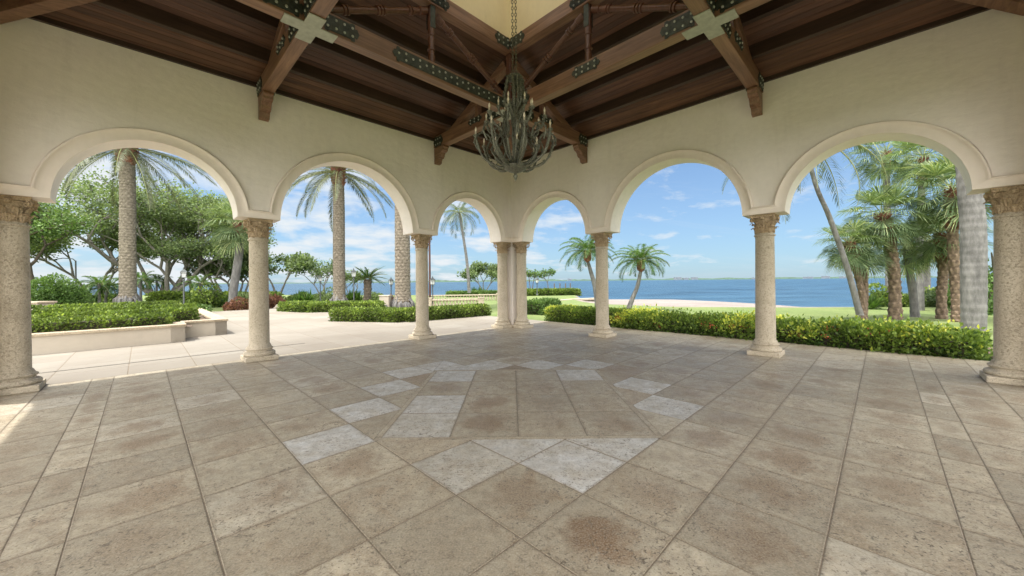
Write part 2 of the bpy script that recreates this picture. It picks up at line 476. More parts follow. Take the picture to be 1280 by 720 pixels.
cx = N(nt, 'ShaderNodeCombineXYZ')
nt.links.new(math_(nt, 'DIVIDE', sx.outputs['X'], zc), cx.inputs[0])
nt.links.new(math_(nt, 'DIVIDE', sx.outputs['Y'], zc), cx.inputs[1])
c1 = noise(nt, cx.outputs[0], 2.1, 9, .58, .15)
mp = N(nt, 'ShaderNodeMapping'); mp.inputs['Scale'].default_value = (.25, 1.0, 1); mp.inputs['Rotation'].default_value = (0, 0, .6); nt.links.new(cx.outputs[0], mp.inputs[0])
c2 = noise(nt, mp.outputs[0], .7, 8, .7, .8)
# denser towards the left (west) part of the sky, thinner to the east
lean = math_(nt, 'MULTIPLY', sx.outputs['X'], -.17)
cov = ramp(nt, math_(nt, 'ADD', c1, lean), [(.49, 0.), (.56, .45), (.68, 1.)])
wisp = ramp(nt, c2, [(.50, 0.), (.8, .35)])
covt = math_(nt, 'MAXIMUM', cov, wisp)
haze = ramp(nt, sx.outputs['Z'], [(0., .62), (.10, .48), (.35, .2), (.6, 0.)])
skyc = mix(nt, 1.0, sky.outputs[0], (.33, .50, .66), 'MULTIPLY')
# the north sky over the bay is thin cumulus; brighter unseen cloud is added overhead and southward to light the interior
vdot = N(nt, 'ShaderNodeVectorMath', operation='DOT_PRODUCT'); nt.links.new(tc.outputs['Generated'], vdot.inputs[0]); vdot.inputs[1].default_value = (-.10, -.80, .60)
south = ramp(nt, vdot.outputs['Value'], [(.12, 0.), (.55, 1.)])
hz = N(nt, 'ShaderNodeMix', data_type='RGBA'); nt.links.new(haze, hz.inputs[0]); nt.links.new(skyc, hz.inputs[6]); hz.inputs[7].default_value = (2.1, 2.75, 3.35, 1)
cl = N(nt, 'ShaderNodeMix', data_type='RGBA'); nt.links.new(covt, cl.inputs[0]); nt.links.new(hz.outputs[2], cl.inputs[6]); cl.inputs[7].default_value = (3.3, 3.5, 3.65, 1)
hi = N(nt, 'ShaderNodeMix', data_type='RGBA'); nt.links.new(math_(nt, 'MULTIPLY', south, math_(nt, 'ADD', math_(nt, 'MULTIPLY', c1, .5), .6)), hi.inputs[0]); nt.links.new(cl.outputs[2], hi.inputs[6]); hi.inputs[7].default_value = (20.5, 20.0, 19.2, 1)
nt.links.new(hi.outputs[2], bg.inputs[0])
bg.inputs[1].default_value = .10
sd = bpy.data.lights.new('sun', 'SUN'); sd.energy = 2.0; sd.angle = R(.6); sd.color = (1, .955, .88)
sun = bpy.data.objects.new('sun', sd); COL.objects.link(sun)
sun.rotation_euler = to_sun.to_track_quat('Z', 'Y').to_euler()
sc.view_settings.view_transform = 'Standard'; sc.view_settings.look = 'None'
sc.view_settings.exposure = 1.35; sc.view_settings.gamma = 1.0
try:
    sc.cycles.use_denoising = True; sc.cycles.max_bounces = 8; sc.cycles.diffuse_bounces = 6
    sc.cycles.transparent_max_bounces = 8; sc.cycles.sample_clamp_indirect = 6
    sc.cycles.caustics_reflective = False; sc.cycles.caustics_refractive = False
except Exception: pass

# ------------------------------------------------------------------ pavilion frame
S = 10.02                       # inner side
T = .45                        # wall thickness
Nin = Vector((0, 12.05, 0))
ROT = R(225)
def LW(s1, s2, z=0):           # local pavilion -> world
    c, s = math.cos(ROT), math.sin(ROT)
    return Vector((Nin.x + c * s1 - s * s2, Nin.y + s * s1 + c * s2, z))
pav = empty('open_pavilion', Nin, ROT)
tag(pav, 'open stucco pavilion with arched colonnade and exposed dark timber ceiling', 'pavilion')
SPR = 2.76; WTOP = 5.33; SL = .447
COLT = (0.0, 3.42, 7.1)        # column positions along a wall from the pier corner (10.1 = next corner)
ARCH = ((1.90, 1.17), (5.30, 1.475), (8.57, 1.10))
L = S + .45
KS = (S - 6.82) / 2.84
def wall_pt(w, t, d, z):
    if w == 0: return (t - .225, -d, z)            # NW
    if w == 1: return (-d, t - .225, z)            # NE
    if w == 2: return (S + d, t - .225, z)         # SW
    return (t - .225, S + d, z)                    # SE
def clampt(t, d): return min(max(t, .225 - d), L - .225 + d)
def make_wall(w):
    arch = ARCH if w < 2 else ((2.85, 2.02), (7.52, 2.08))  # unseen back walls: wide open arches added to let more light indoors
    arch = sorted(arch)
    low = [(-1.0, SPR)]
    for c, r in arch:
        for k in range(49):
            a = PI - PI * k / 48
            low.append((c + r * math.cos(a), SPR + r * math.sin(a)))
    low.append((L + 1, SPR))
    mb = MB()
    zt = {0: WTOP + .02, T: WTOP - SL * T + .05}
    rows = []
    for d in (0, T):
        lo = [wall_pt(w, clampt(t, d), d, z) for t, z in low]
        hi = [wall_pt(w, clampt(t, d), d, zt[d]) for t, z in low]
        mid = [wall_pt(w, clampt(t, d), d, 4.4) for t, z in low]
        mb.grid([lo, mid]); mb.grid([mid, hi]); rows.append(lo)
    mb.grid(rows)
    o = mb.build('wall', M['stucco'], pav, smooth=False, recalc=True)
    # archivolt with continuous moulding over the columns
    bw = .20
    def profile(s):   # s 0..1 from opening edge to outer lip -> proud
        if s < .04: return .028
        if s < .70: return .034 - .016 * math.sin(s / .7 * PI)
        if s < .96: return .036 + .026 * math.sin((s - .70) / .26 * PI)
        return .0
    ss = [0, .03, .12, .3, .5, .68, .74, .80, .86, .91, .96, 1.0]
    for side in (0, 1):
        pairs = []
        ts = .225 if side == 0 else -.225
        te = L - ts
        hs = .16
        pairs.append(((ts, SPR), (ts, SPR + hs)))
        for c, r in arch:
            ro = r + bw; ae = math.asin(hs / ro)
            oc = (c - ro * math.cos(ae), SPR + hs); oc2 = (c + ro * math.cos(ae), SPR + hs)
            pairs.append(((c - r, SPR), oc))
            for k in range(5): 
                a = ae * (k + 1) / 5
                pairs.append(((c - r * math.cos(a), SPR + r * math.sin(a)), oc))
            for k in range(1, 40):
                a = ae + (PI - 2 * ae) * k / 40
                pairs.append(((c - r * math.cos(a), SPR + r * math.sin(a)), (c - ro * math.cos(a), SPR + ro * math.sin(a))))
            for k in range(5, -1, -1):
                a = ae * k / 5
                pairs.append(((c + r * math.cos(a), SPR + r * math.sin(a)), oc2))
        pairs.append(((te, SPR), (te, SPR + hs)))
        G = []
        for p, q in pairs:
            row = [wall_pt(w, p[0], -.0 if side == 0 else T, p[1])]
            for s_ in ss:
                x = p[0] + (q[0] - p[0]) * s_; z = p[1] + (q[1] - p[1]) * s_
                e = profile(s_) if s_ < 1 else 0
                d = -e if side == 0 else T + e
                row.append(wall_pt(w, x, d, z))
            G.append(row)
        a = MB(); a.grid(G)
        ao = a.build('archivolt', M['trim'], o, smooth=True, recalc=True, angle=50)
    return o
for w in range(4): make_wall(w)

# columns ------------------------------------------------------------
def rot2(x, y, a): return x * math.cos(a) - y * math.sin(a), x * math.sin(a) + y * math.cos(a)
def make_column():
    root = empty('column')
    sh = MB(); r0, r1 = .172, .158
    prof = [(r0 + .02, .27), (r0 + .02, .285), (r0, .31)]
    for k in range(8): prof.append((r0 + (r1 - r0) * k / 7, .34 + (2.30 - .34) * k / 7))
    prof += [(r1 + .002, 2.335), (r1 + .02, 2.345), (r1 + .02, 2.37), (r1, 2.375), (r1, 2.40)]
    sh.lathe((0, 0, 0), prof, 40)
    s = sh.build('shaft', M['column'], root, smooth=True, angle=40)
    b = MB(); b.box((0, 0, .045), (.54, .54, .09))
    po = b.build('plinth', M['column'], root, bevel=.012)
    b2 = MB()
    b2.lathe((0, 0, 0), [(.245, .088), (.262, .10), (.27, .125), (.262, .15), (.245, .163), (.222, .168), (.208, .185), (.21, .20), (.225, .206), (.234, .222), (.225, .24), (.205, .246), (.20, .262), (.195, .275)], 40)
    b2.build('base_moulding', M['column'], root, smooth=True, angle=45)
    c = MB()
    bell = [(.150, 2.39), (.152, 2.50), (.165, 2.60), (.19, 2.66), (.215, 2.69)]
    c.lathe((0, 0, 0), bell, 24)
    def acanthus(ang, z0, h, w, rb, curl):
        G = []
        nu, nv = 7, 9
        for j in range(nv):
            v = j / (nv - 1)
            row = []
            for i in range(nu):
                u = i / (nu - 1) * 2 - 1
                prof_w = w * (math.sin(min(1, v * 1.25 + .12) * PI * .55) ** .8) * (1 - .55 * max(0, v - .6) / .4)
                prof_w *= 1 + .20 * math.cos(v * PI * 7)
                out = rb + .012 + curl * max(0, v - .45) ** 1.8 * 3.2 + .014 * (1 - abs(u)) - .012 * (1 if i % 2 else 0)
                z = z0 + h * (v if v < .85 else .85 - (v - .85) * 1.1)
                x, y = out, u * prof_w
                x, y = rot2(x, y, ang); row.append((x, y, z))
            G.append(row)
        c.grid(G)
    for k in range(8): acanthus(k * PI / 4, 2.395, .15, .062, .150, .065)
    for k in range(8): acanthus(k * PI / 4 + PI / 8, 2.42, .235, .058, .150, .085)
    for k in range(4):
        a = k * PI / 2 + PI / 4
        for sg in (-1, 1):
            pts = []; rad = []
            for j in range(14):   # volute
                th = j / 13 * 2.6 * PI; rr = .045 * (1 - j / 15)
                px, pz = .235 + rr * math.sin(th), 2.655 + rr * math.cos(th)
                x, y = rot2(px, sg * .016, a); pts.append((x, y, pz)); rad.append(.014 - .0005 * j)
            c.tube(pts, rad, 6)
    for k in range(4):
        a = k * PI / 2
        x, y = rot2(.215, 0, a); c.lathe((x, y, 2.68), [(.01, -.035), (.035, -.02), (.035, .02), (.01, .035)], 8)
    poly = []
    for k in range(4):
        a = k * PI / 2 - PI / 4
        for j in range(9):
            t = j / 8; q = a + t * PI / 2
            x0, y0 = .285 * math.cos(a), .285 * math.sin(a); x1, y1 = .285 * math.cos(a + PI / 2), .285 * math.sin(a + PI / 2)
            x = x0 + (x1 - x0) * (t * .94 + .03); y = y0 + (y1 - y0) * (t * .94 + .03)
            s_ = 1 - .13 * math.sin(t * PI); poly.append((x * s_, y * s_))
    c.prism(poly, (0, 0, 2.700), (1, 0, 0), (0, 1, 0), (0, 0, 1), .030)
    c.prism([(x * 1.05, y * 1.05) for x, y in poly], (0, 0, 2.7305), (1, 0, 0), (0, 1, 0), (0, 0, 1), .0275)
    c.build('capital', M['carved'], root, smooth=True, angle=35)
    return root
cproto = make_column()
cproto.parent = pav
def cpos(w, t):
    p = wall_pt(w, t, .225, 0); return (p[0], p[1], 0)
places = [cpos(0, .44), cpos(0, 3.42), cpos(0, 7.1), cpos(0, L - .42),
          cpos(1, .44), cpos(1, 3.42), cpos(1, 7.1), cpos(1, L - .42),
          cpos(2, .44), cpos(2, 5.155), cpos(2, L - .44), cpos(3, .44), cpos(3, 5.155), cpos(3, L - .44)]
for i, p in enumerate(places):
    c = cproto if i == 0 else copy_tree(cproto, pav)
    c.location = p
for (x, y) in ((-.225, -.225), (S + .225, S + .225), (-.225, S + .225), (S + .225, -.225)):
    mb = MB(); mb.box((x, y, SPR / 2 + .0015), (.446, .446, SPR + .003)); mb.box((x, y, .08), (.50, .50, .16))
    mb.build('corner_pier', M['stucco'], pav)

# ceiling boards -------------------------------------------------------
DR = 2.84
def kd(d): return d * KS if d > 0 else d
def side_pt(w, u, d, z):   # u along wall 0..S, d from wall
    if w == 0: return (u, d, z)
    if w == 1: return (d, u, z)
    if w == 2: return (S - kd(d), u, z)
    return (u, S - kd(d), z)
def wm(w, key): return M[key] if w in (0, 3) else M[key + '_y']
def rail(mb, w, d0, d1, z0a, z0b, z1a, z1b, tone=.5, inset=0.002, u0=None, u1=None):
    """mitred strip ring side from d0 to d1; bottom z0 (at d0 z0a, at d1 z0b), top z1"""
    V = []
    for d, zl, zh in ((d0, z0a, z1a), (d1, z0b, z1b)):
        for u in ((d + inset if u0 is None else u0), (S - kd(d) - inset if u1 is None else u1)):
            V.append(side_pt(w, u, d, zl)); V.append(side_pt(w, u, d, zh))
    Fc = [(0, 2, 3, 1), (4, 5, 7, 6), (0, 4, 6, 2), (1, 3, 7, 5), (0, 1, 5, 4), (2, 6, 7, 3)]
    mb.add(V, Fc, tone)
zc_ = lambda d: WTOP + SL * d
for w in range(4):
    mb = MB(); bwid = .098; d = 0.0
    while d < DR - .02:
        d1 = min(d + bwid - .007, DR)
        rail(mb, w, d, d1, zc_(d), zc_(d1), zc_(d) + .03, zc_(d1) + .03, tone=random.uniform(.2, .9))
        d += bwid
    mb.build('ceiling_boards', wm(w, 'board'), pav)
    for d in (.74, 1.38, 2.02):
        mb = MB(); rail(mb, w, d - .05, d + .05, zc_(d) - .20, zc_(d) - .20, zc_(d - .05) + .004, zc_(d + .05) + .004, tone=.6)
        mb.build('purlin', wm(w, 'purlin'), pav, bevel=.006)
    mb = MB(); rail(mb, w, .003, .06, WTOP - .05, WTOP - .05, zc_(0) - .002, zc_(.06) - .002, tone=.4)
    mb.build('wall_plate', wm(w, 'purlin'), pav)
    # upper ring beam
    mb = MB(); rail(mb, w, DR - .10, DR + .10, 6.41, 6.41, 6.67, 6.67, tone=.55)
    mb.build('ring_beam', wm(w, 'timber'), pav, bevel=.008)
# roof shell
mb = MB(); OV = T + .80
zb = lambda d: WTOP + SL * d
for w in range(4):
    rail(mb, w, -OV, DR - .12, zb(-OV) + .045, zb(DR - .12) + .045, zb(-OV) + .20, zb(DR - .12) + .20, inset=0)
mb.build('roof', M['roof'], pav)
# cupola above the ring
mb = MB()
q0, q1 = DR + .02, 6.82 - .02
def cup(mb, x0, x1, y0, y1, z0, z1): mb.box(((x0 + x1) / 2, (y0 + y1) / 2, (z0 + z1) / 2), (x1 - x0, y1 - y0, z1 - z0))
for (x0, x1, y0, y1, ax) in ((q0 - .15, q0, q0 - .15, q1 + .15, 1), (q1, q1 + .15, q0 - .15, q1 + .15, 1), (q0, q1, q0 - .15, q0, 0), (q0, q1, q1, q1 + .15, 0)):
    cup(mb, x0, x1, y0, y1, 6.673, 7.85)
    cup(mb, x0, x1, y0, y1, 8.75, 9.2)
    n = 4
    for k in range(n + 1):
        if ax: yy = y0 + (y1 - y0) * k / n; a = max(y0, yy - .16); b = min(y1, yy + .16); cup(mb, x0, x1, a, b, 7.85, 8.75)
        else: xx = x0 + (x1 - x0) * k / n; a = max(x0, xx - .16); b = min(x1, xx + .16); cup(mb, a, b, y0, y1, 7.85, 8.75)
mb.build('cupola_wall', M['cream'], pav)
mb = MB(); cup(mb, q0 - .6, q1 + .6, q0 - .6, q1 + .6, 9.203, 9.35)
ccx = (q0 + q1) / 2
mb.add([(q0 - .6, q0 - .6, 9.35), (q1 + .6, q0 - .6, 9.35), (q1 + .6, q1 + .6, 9.35), (q0 - .6, q1 + .6, 9.35), (ccx, ccx, 10.3)], [(0, 1, 4), (1, 2, 4), (2, 3, 4), (3, 0, 4)])
mb.build('cupola_roof', M['cream'], pav)

# hip rafters along the roof valleys
for (cxx, cyy, ex, ey) in ((0, 0, 2.84, 2.84), (S, 0, 6.82, 2.84), (0, S, 2.84, 6.82), (S, S, 6.82, 6.82)):
    mb = MB(); mb.beam((cxx, cyy, WTOP - .17), (ex, ey, zc_(DR) - .17), .17, .26)
    mb.build('hip_rafter', M['timber'], pav, bevel=.008)
# timber trusses -------------------------------------------------------
A, B = DR, 6.82
def lobed(L0, L1, h, lobe=.045):
    """iron strap outline with pointed, lobed ends"""
    pts = []
    for sg, x in ((1, L1), (-1, L0)):
        seq = [(-.10, -h / 2), (-.075, -h / 2 - lobe * .5), (-.035, -h / 2 - lobe * .35), (-.03, -h / 4), (.0, -h / 3), (.035, 0), (.0, h / 3), (-.03, h / 4), (-.035, h / 2 + lobe * .35), (-.075, h / 2 + lobe * .5), (-.10, h / 2)]
        if sg == 1: pts += [(x + a, b) for a, b in seq]
        else: pts += [(x - a, -b) for a, b in seq]
    return pts
def strap(parent, O, X, N_, L0, L1, h, zc0, step=.13):
    """iron strap lying on a beam side. O base, X along, N_ outwards"""
    X = Vector(X); N_ = Vector(N_); O = Vector(O) + Vector((0, 0, zc0)) + N_ * .001
    mb = MB(); mb.prism(lobed(L0, L1, h), O, X, (0, 0, 1), N_, .012)
    n = max(2, int((L1 - L0 - .12) / step))
    for k in range(n + 1):
        for r_ in ((-1, 1) if k % 2 == 0 else ((.3,) if n > 4 else (-1, 1))):
            p = O + X * (L0 + .07 + (L1 - L0 - .14) * k / n) + N_ * .012 + Vector((0, 0, r_ * h * .27))
            ring = []
            Z = Vector((0, 0, 1))
            for (rr, dd) in ((.019, 0), (.019, .008), (.011, .016)):
                ring.append([tuple(p + X * rr * math.cos(a) + Z * rr * math.sin(a) + N_ * dd) for a in [2 * PI * q / 8 for q in range(8)]])
            mb.grid(ring, tone=1.0, close=True); 
            mb.add(ring[-1], [tuple(range(8))], 1.0)
    return mb.build('iron_strap', M['ironstud'], parent)
def mat_ironstud():
    m, nt, b, o = newmat('studded_iron')
    n1 = noise(nt, coords(nt), 14, 4)
    col = mix(nt, ramp(nt, n1, [(.3, 0.), (.7, 1.)]), (.022, .028, .022), (.07, .082, .066))
    col = mix(nt, ramp(nt, attr(nt), [(.6, 0.), (.9, 1.)]), col, (.42, .44, .38))
    nt.links.new(col, b.inputs['Base Color']); b.inputs['Roughness'].default_value = .5; b.inputs['Metallic'].default_value = .35
    bump(nt, b, n1, .4, .005)
    return m
M['ironstud'] = mat_ironstud()
TB0, TB1 = 5.09, 5.385
beams = []
def bpt(ax, u, off, z):    # ax 0: beam runs along x at y=off
    return (u, off, z) if ax == 0 else (off, u, z)
def corbel_poly():
    return [(0, 0), (.44, 0), (.45, -.05), (.41, -.075), (.40, -.12), (.35, -.15), (.30, -.155), (.26, -.20), (.245, -.25), (.20, -.285), (.15, -.29), (.125, -.33), (.10, -.40), (.0, -.42)]
def turned(mb, a, b, r=.06):
    a = Vector(a); b = Vector(b); Ld = (b - a).length
    pts = []; rad = []
    def add(t, rr): pts.append(a + (b - a) * t); rad.append(rr)
    add(0, r * 1.15); add(.08, r * 1.15); add(.085, r * .85)
    for c_ in (.16, .19, .45, .48, .51, .78, .81):
        for dt, rr in ((-.012, .86), (-.008, 1.22), (.008, 1.22), (.012, .86)): add(c_ + dt, r * rr)
    add(.915, r * .85); add(.92, r * 1.15); add(1, r * 1.15)
    mb.tube(pts, rad, 12)
for ax in (0, 1):
    for off in (A, B):
        eps = .0 if ax == 0 else .004
        mb = MB(); mb.beam(bpt(ax, .002, off, (TB0 + TB1) / 2 + eps), bpt(ax, S - .002, off, (TB0 + TB1) / 2 + eps), .20, TB1 - TB0)
        bo = mb.build('tie_beam', M['timber'] if ax == 0 else M['timber_y'], pav, bevel=.012)
        X = (1, 0, 0) if ax == 0 else (0, 1, 0)
        # carved corbels and iron at the ends
        for end in (0, 1):
            u0 = .002 if end == 0 else S - .002; sg = 1 if end == 0 else -1
            mb = MB()
            pl = corbel_poly()
            dirx = Vector(X) * sg; side = Vector((0, 1, 0)) if ax == 0 else Vector((1, 0, 0))
            mb.prism(pl, Vector(bpt(ax, u0, off, TB0 - .002)) - side * .085, dirx, (0, 0, 1), side, .17)
            mb.build('corbel', M['timber'] if ax == 0 else M['timber_y'], bo, bevel=.01)
            for s_ in (-1, 1):
                strap(bo, bpt(ax, u0, off + s_ * .10, 0), dirx, side * s_, .05, .40, .24, 5.22, .09)
            # principal rafter up to the ring corner + small strut with iron
            mb = MB()
            a_ = Vector(bpt(ax, u0 + sg * .25, off, zc_(.25) - .20 - .12)); b_ = Vector(bpt(ax, (A - .10 if end == 0 else B + .10), off, zc_(DR - .10) - .20 - .12))
            mb.beam(a_, b_, .15, .19)
            mb.build('rafter', M['timber'] if ax == 0 else M['timber_y'], bo, bevel=.008)
            mb = MB(); uu = u0 + sg * 1.75
            mb.beam(bpt(ax, uu, off, TB1 - .001), bpt(ax, uu, off, zc_(1.75) - .40), .11, .13, up=X)
            pp = mb.build('rafter_post', M['timber'], bo, bevel=.006)
            for s_ in (-1, 1):
                strap(bo, bpt(ax, uu, off + s_ * .10, 0), dirx, side * s_, -.22, .22, .13, 5.30, .11)
        # crossing side straps, inner bay king post, turned struts
        mid = (A + B) / 2
        side = Vector((0, 1, 0)) if ax == 0 else Vector((1, 0, 0))
        for s_ in (-1, 1):
            for cx_ in (A, B):
                for s2 in (-1, 1):
                    Xd = Vector(X) * s2
                    long_ = (ax == 0 and off == A and cx_ == A and s2 == 1)
                    if long_: strap(bo, bpt(ax, cx_, off + s_ * .10, 0), Xd, side * s_, .13, 2.75, .20, 5.235, .13)
                    else: strap(bo, bpt(ax, cx_, off + s_ * .10, 0), Xd, side * s_, .13, .62, .22, 5.235, .11)
            if not (ax == 0 and off == A):
                strap(bo, bpt(ax, mid, off + s_ * .10, 0), X, side * s_, -.26, .26, .16, 5.26, .12)
        mb = MB()
        mb.lathe(bpt(ax, mid, off, 0), [(.062, TB1 - .002), (.062, 5.55), (.052, 5.56), (.052, 5.62), (.07, 5.63), (.07, 5.65), (.052, 5.66), (.052, 5.88), (.07, 5.89), (.07, 5.91), (.055, 5.92), (.062, 5.98), (.062, 6.409)], 14)
        mb.build('king_post', M['turned'], bo, smooth=True, angle=40)
        for s_ in (-1, 1):
            mb = MB(); turned(mb, bpt(ax, mid + s_ * .10, off, 6.30), bpt(ax, mid + s_ * (mid - A - .13), off, TB1 + .03), .058)
            mb.build('turned_strut', M['turned'], bo, smooth=True, angle=40)
            for s3 in (-1, 1):
                strap(bo, bpt(ax, mid, off + s3 * .10, 0), X, side * s3, -.30, .30, .20, 6.54, .11)
                mb = MB(); mb.box(Vector(bpt(ax, mid, off, 6.22)) + side * s3 * .066, (.10, .012, .40) if ax == 0 else (.012, .10, .40))
                if s_ == 1: mb.build('iron_strap', M['ironstud'], bo, bevel=.004)
for cx_ in (A, B):
    for cy_ in (A, B):
        mb = MB(); w2, ln = .108, .34
        poly = [(-w2, -ln), (w2, -ln), (w2, -w2), (ln, -w2), (ln, w2), (w2, w2), (w2, ln), (-w2, ln), (-w2, w2), (-ln, w2), (-ln, -w2), (-w2, -w2)]
        mb.prism(poly, (cx_, cy_, TB0 - .016), (1, 0, 0), (0, 1, 0), (0, 0, 1), .014)
        mb.build('cross_plate', M['plate'], pav, bevel=.003)
        mb = MB(); mb.box((cx_, cy_, (TB1 + 6.41) / 2), (.13, .13, 6.41 - TB1 - .004))
        mb.build('corner_post', M['turned'], pav, bevel=.01)
        for sx_ in (1, -1):
            ux = sx_ * (1 if cx_ == A else -1)
            # straps on the ring beam corner
            strap(pav, (cx_, cy_ + (.10 if cy_ == A else -.10), 0), ((1 if cx_ == A else -1), 0, 0), (0, (1 if cy_ == A else -1), 0), .10, .50, .20, 6.54, .1) if sx_ == 1 else \
                strap(pav, (cx_ + (.10 if cx_ == A else -.10), cy_, 0), (0, (1 if cy_ == A else -1), 0), ((1 if cx_ == A else -1), 0, 0), .10, .50, .20, 6.54, .1)

# ------------------------------------------------------------------ floor
def tile_mesh(name, tiles, mat, z, gap=.0045, th=.02):
    """tiles: list of (corner pts ccw, tone, stain)"""
    V = []; Fc = []; tn = []; stn = []; uvs = []
    for pts, tone, stain in tiles:
        c = Vector((sum(p[0] for p in pts) / len(pts), sum(p[1] for p in pts) / len(pts)))
        n = len(pts); b0 = len(V)
        for ring, (g_, dz) in enumerate(((gap, -th), (gap, -.002), (gap + .004, 0))):
            for p in pts:
                v = Vector(p) - c; l = v.length
                q = c + v * ((l - g_ * 1.41) / l); V.append((q.x, q.y, z + dz))
        for r_ in range(2):
            for k in range(n):
                Fc.append((b0 + r_ * n + k, b0 + r_ * n + (k + 1) % n, b0 + (r_ + 1) * n + (k + 1) % n, b0 + (r_ + 1) * n + k)); tn.append(tone); stn.append(0); uvs.append([(2, 2)] * 4)
        Fc.append(tuple(b0 + 2 * n + k for k in range(n))); tn.append(tone); stn.append(stain)
        uvs.append([(0, 0), (1, 0), (1, 1), (0, 1)] if n == 4 else [(.5 + (Vector(p) - c).x / 1.6, .5 + (Vector(p) - c).y / 1.6) for p in pts])
    me = bpy.data.meshes.new(name); me.from_pydata(V, [], Fc)
    a = me.attributes.new('tone', 'FLOAT', 'FACE'); a.data.foreach_set('value', np.array(tn, dtype=np.float32))
    a = me.attributes.new('stain', 'FLOAT', 'FACE'); a.data.foreach_set('value', np.array(stn, dtype=np.float32))
    uvl = me.uv_layers.new(name='tile')
    flat = [c for u in uvs for q in u for c in q]
    uvl.data.foreach_set('uv', flat)
    me.materials.append(mat)
    o = bpy.data.objects.new(name, me); COL.objects.link(o); return o
def AB(a, b): return ((a - b) / 2, (a + b) / 2)      # a = X+Y, b = Y-X
g = .893; a0, b0 = 4.88, 4.80
CX, CY, HS = .05, 4.90, 1.33       # inlay square
def area(p): return abs(sum(p[i][0] * p[(i + 1) % len(p)][1] - p[(i + 1) % len(p)][0] * p[i][1] for i in range(len(p)))) / 2
def clip_out(poly):
    """cut the axis-aligned inlay square out of a diamond tile -> list of polygons"""
    def clip(poly, f):   # keep f(p)>=0
        out = []
        for i in range(len(poly)):
            p, q = poly[i], poly[(i + 1) % len(poly)]; fp, fq = f(p), f(q)
            if fp >= 0: out.append(p)
            if fp * fq < 0:
                t = fp / (fp - fq); out.append((p[0] + (q[0] - p[0]) * t, p[1] + (q[1] - p[1]) * t))
        return out
    res = []; rest = poly; h = HS + .055
    C4 = [lambda p: p[0] - (CX + h), lambda p: (CX - h) - p[0], lambda p: p[1] - (CY + h), lambda p: (CY - h) - p[1]]
    inside = poly
    for f in C4:
        if len(inside) >= 3: inside = clip(inside, lambda p, f=f: -f(p))
    if len(inside) < 3 or area(inside) < .002: return [poly]
    for f in C4:
        ins = clip(poly, lambda p, f=f: -f(p)); others = [g_ for g_ in C4 if g_ is not f]
        if len(ins) >= 3 and all(g_(p) < .06 for g_ in others for p in ins):
            o_ = clip(poly, f); return [o_] if len(o_) >= 3 else []
    for f in (lambda p: p[0] - (CX + h), lambda p: (CX - h) - p[0], lambda p: p[1] - (CY + h), lambda p: (CY - h) - p[1]):
        if len(rest) < 3: break
        o_ = clip(rest, f)
        if len(o_) >= 3: res.append(o_)
        rest = clip(rest, lambda p, f=f: -f(p))
    return res
# break positions along both diagonal axes
alo, ahi = -1.6, 15.1; blo = -1.6
cuts = [a0 + g * k for k in range(-5, 8)]
acut = [-3.02, -2.12, -1.46, -.80, -.46] + [c for c in cuts if -.40 < c < 11.4] + [11.55, 12.45, 13.7, 15.1]
bcut = [-3.02, -2.12, -1.46, -.80, -.46] + [b0 + g * k for k in range(-5, 9) if -.35 < b0 + g * k < 11.3] + [11.6, 12.62]
WHITE = {}
def near(x, y, l):
    return any(abs(x - p[0]) < .25 and abs(y - p[1]) < .25 for p in l)
white_px = [(383, 552), (449, 510), (488, 483), (548, 455), (615, 455), (700, 455), (650, 558), (722, 580), (756, 556), (832, 505), (797, 480), (507, 462), (572, 469), (668, 456), (728, 455)]
whites = [tuple(P(px, py)[:2]) for px, py in white_px]
stain_px = [(735, 670, 1.0), (650, 620, .55), (440, 575, .6), (980, 565, .75), (1110, 600, .75), (1150, 640, .55), (895, 645, .5), (985, 690, .5), (1130, 520, .55), (300, 525, .45), (255, 540, .4), (200, 690, .35), (820, 600, .4), (330, 640, .35)]
stains = [(*tuple(P(px, py)[:2]), s) for px, py, s in stain_px]
floor_t = []
for i in range(len(acut) - 1):
    for j in range(len(bcut) - 1):
        aa, ab, ba, bb = acut[i], acut[i + 1], bcut[j], bcut[j + 1]
        quad = [AB(aa, ba), AB(ab, ba), AB(ab, bb), AB(aa, bb)]
        cx_, cy_ = AB((aa + ab) / 2, (ba + bb) / 2)
        tone = .40 + random.uniform(-.34, .34); stain = random.choice([0, .1, .25, .4, .6]) * (1 if cy_ > 1 else .4)
        if near(cx_, cy_, whites): tone = random.uniform(.9, 1.0); stain = 0
        if near(cx_, cy_, [tuple(P(580, 585)[:2])]): tone = .79; stain = 0
        for (x, y, s) in stains:
            if abs(x - cx_) < .3 and abs(y - cy_) < .3: stain = s
        for pl in clip_out(quad):
            if area(pl) < .004: continue
            t2 = tone
            pc = (sum(p[0] for p in pl) / len(pl), sum(p[1] for p in pl) / len(pl))
            if len(pl) != 4 or area(pl) < .3: 
                if near(pc[0], pc[1], whites): t2 = .93
            floor_t.append((pl, t2, stain))
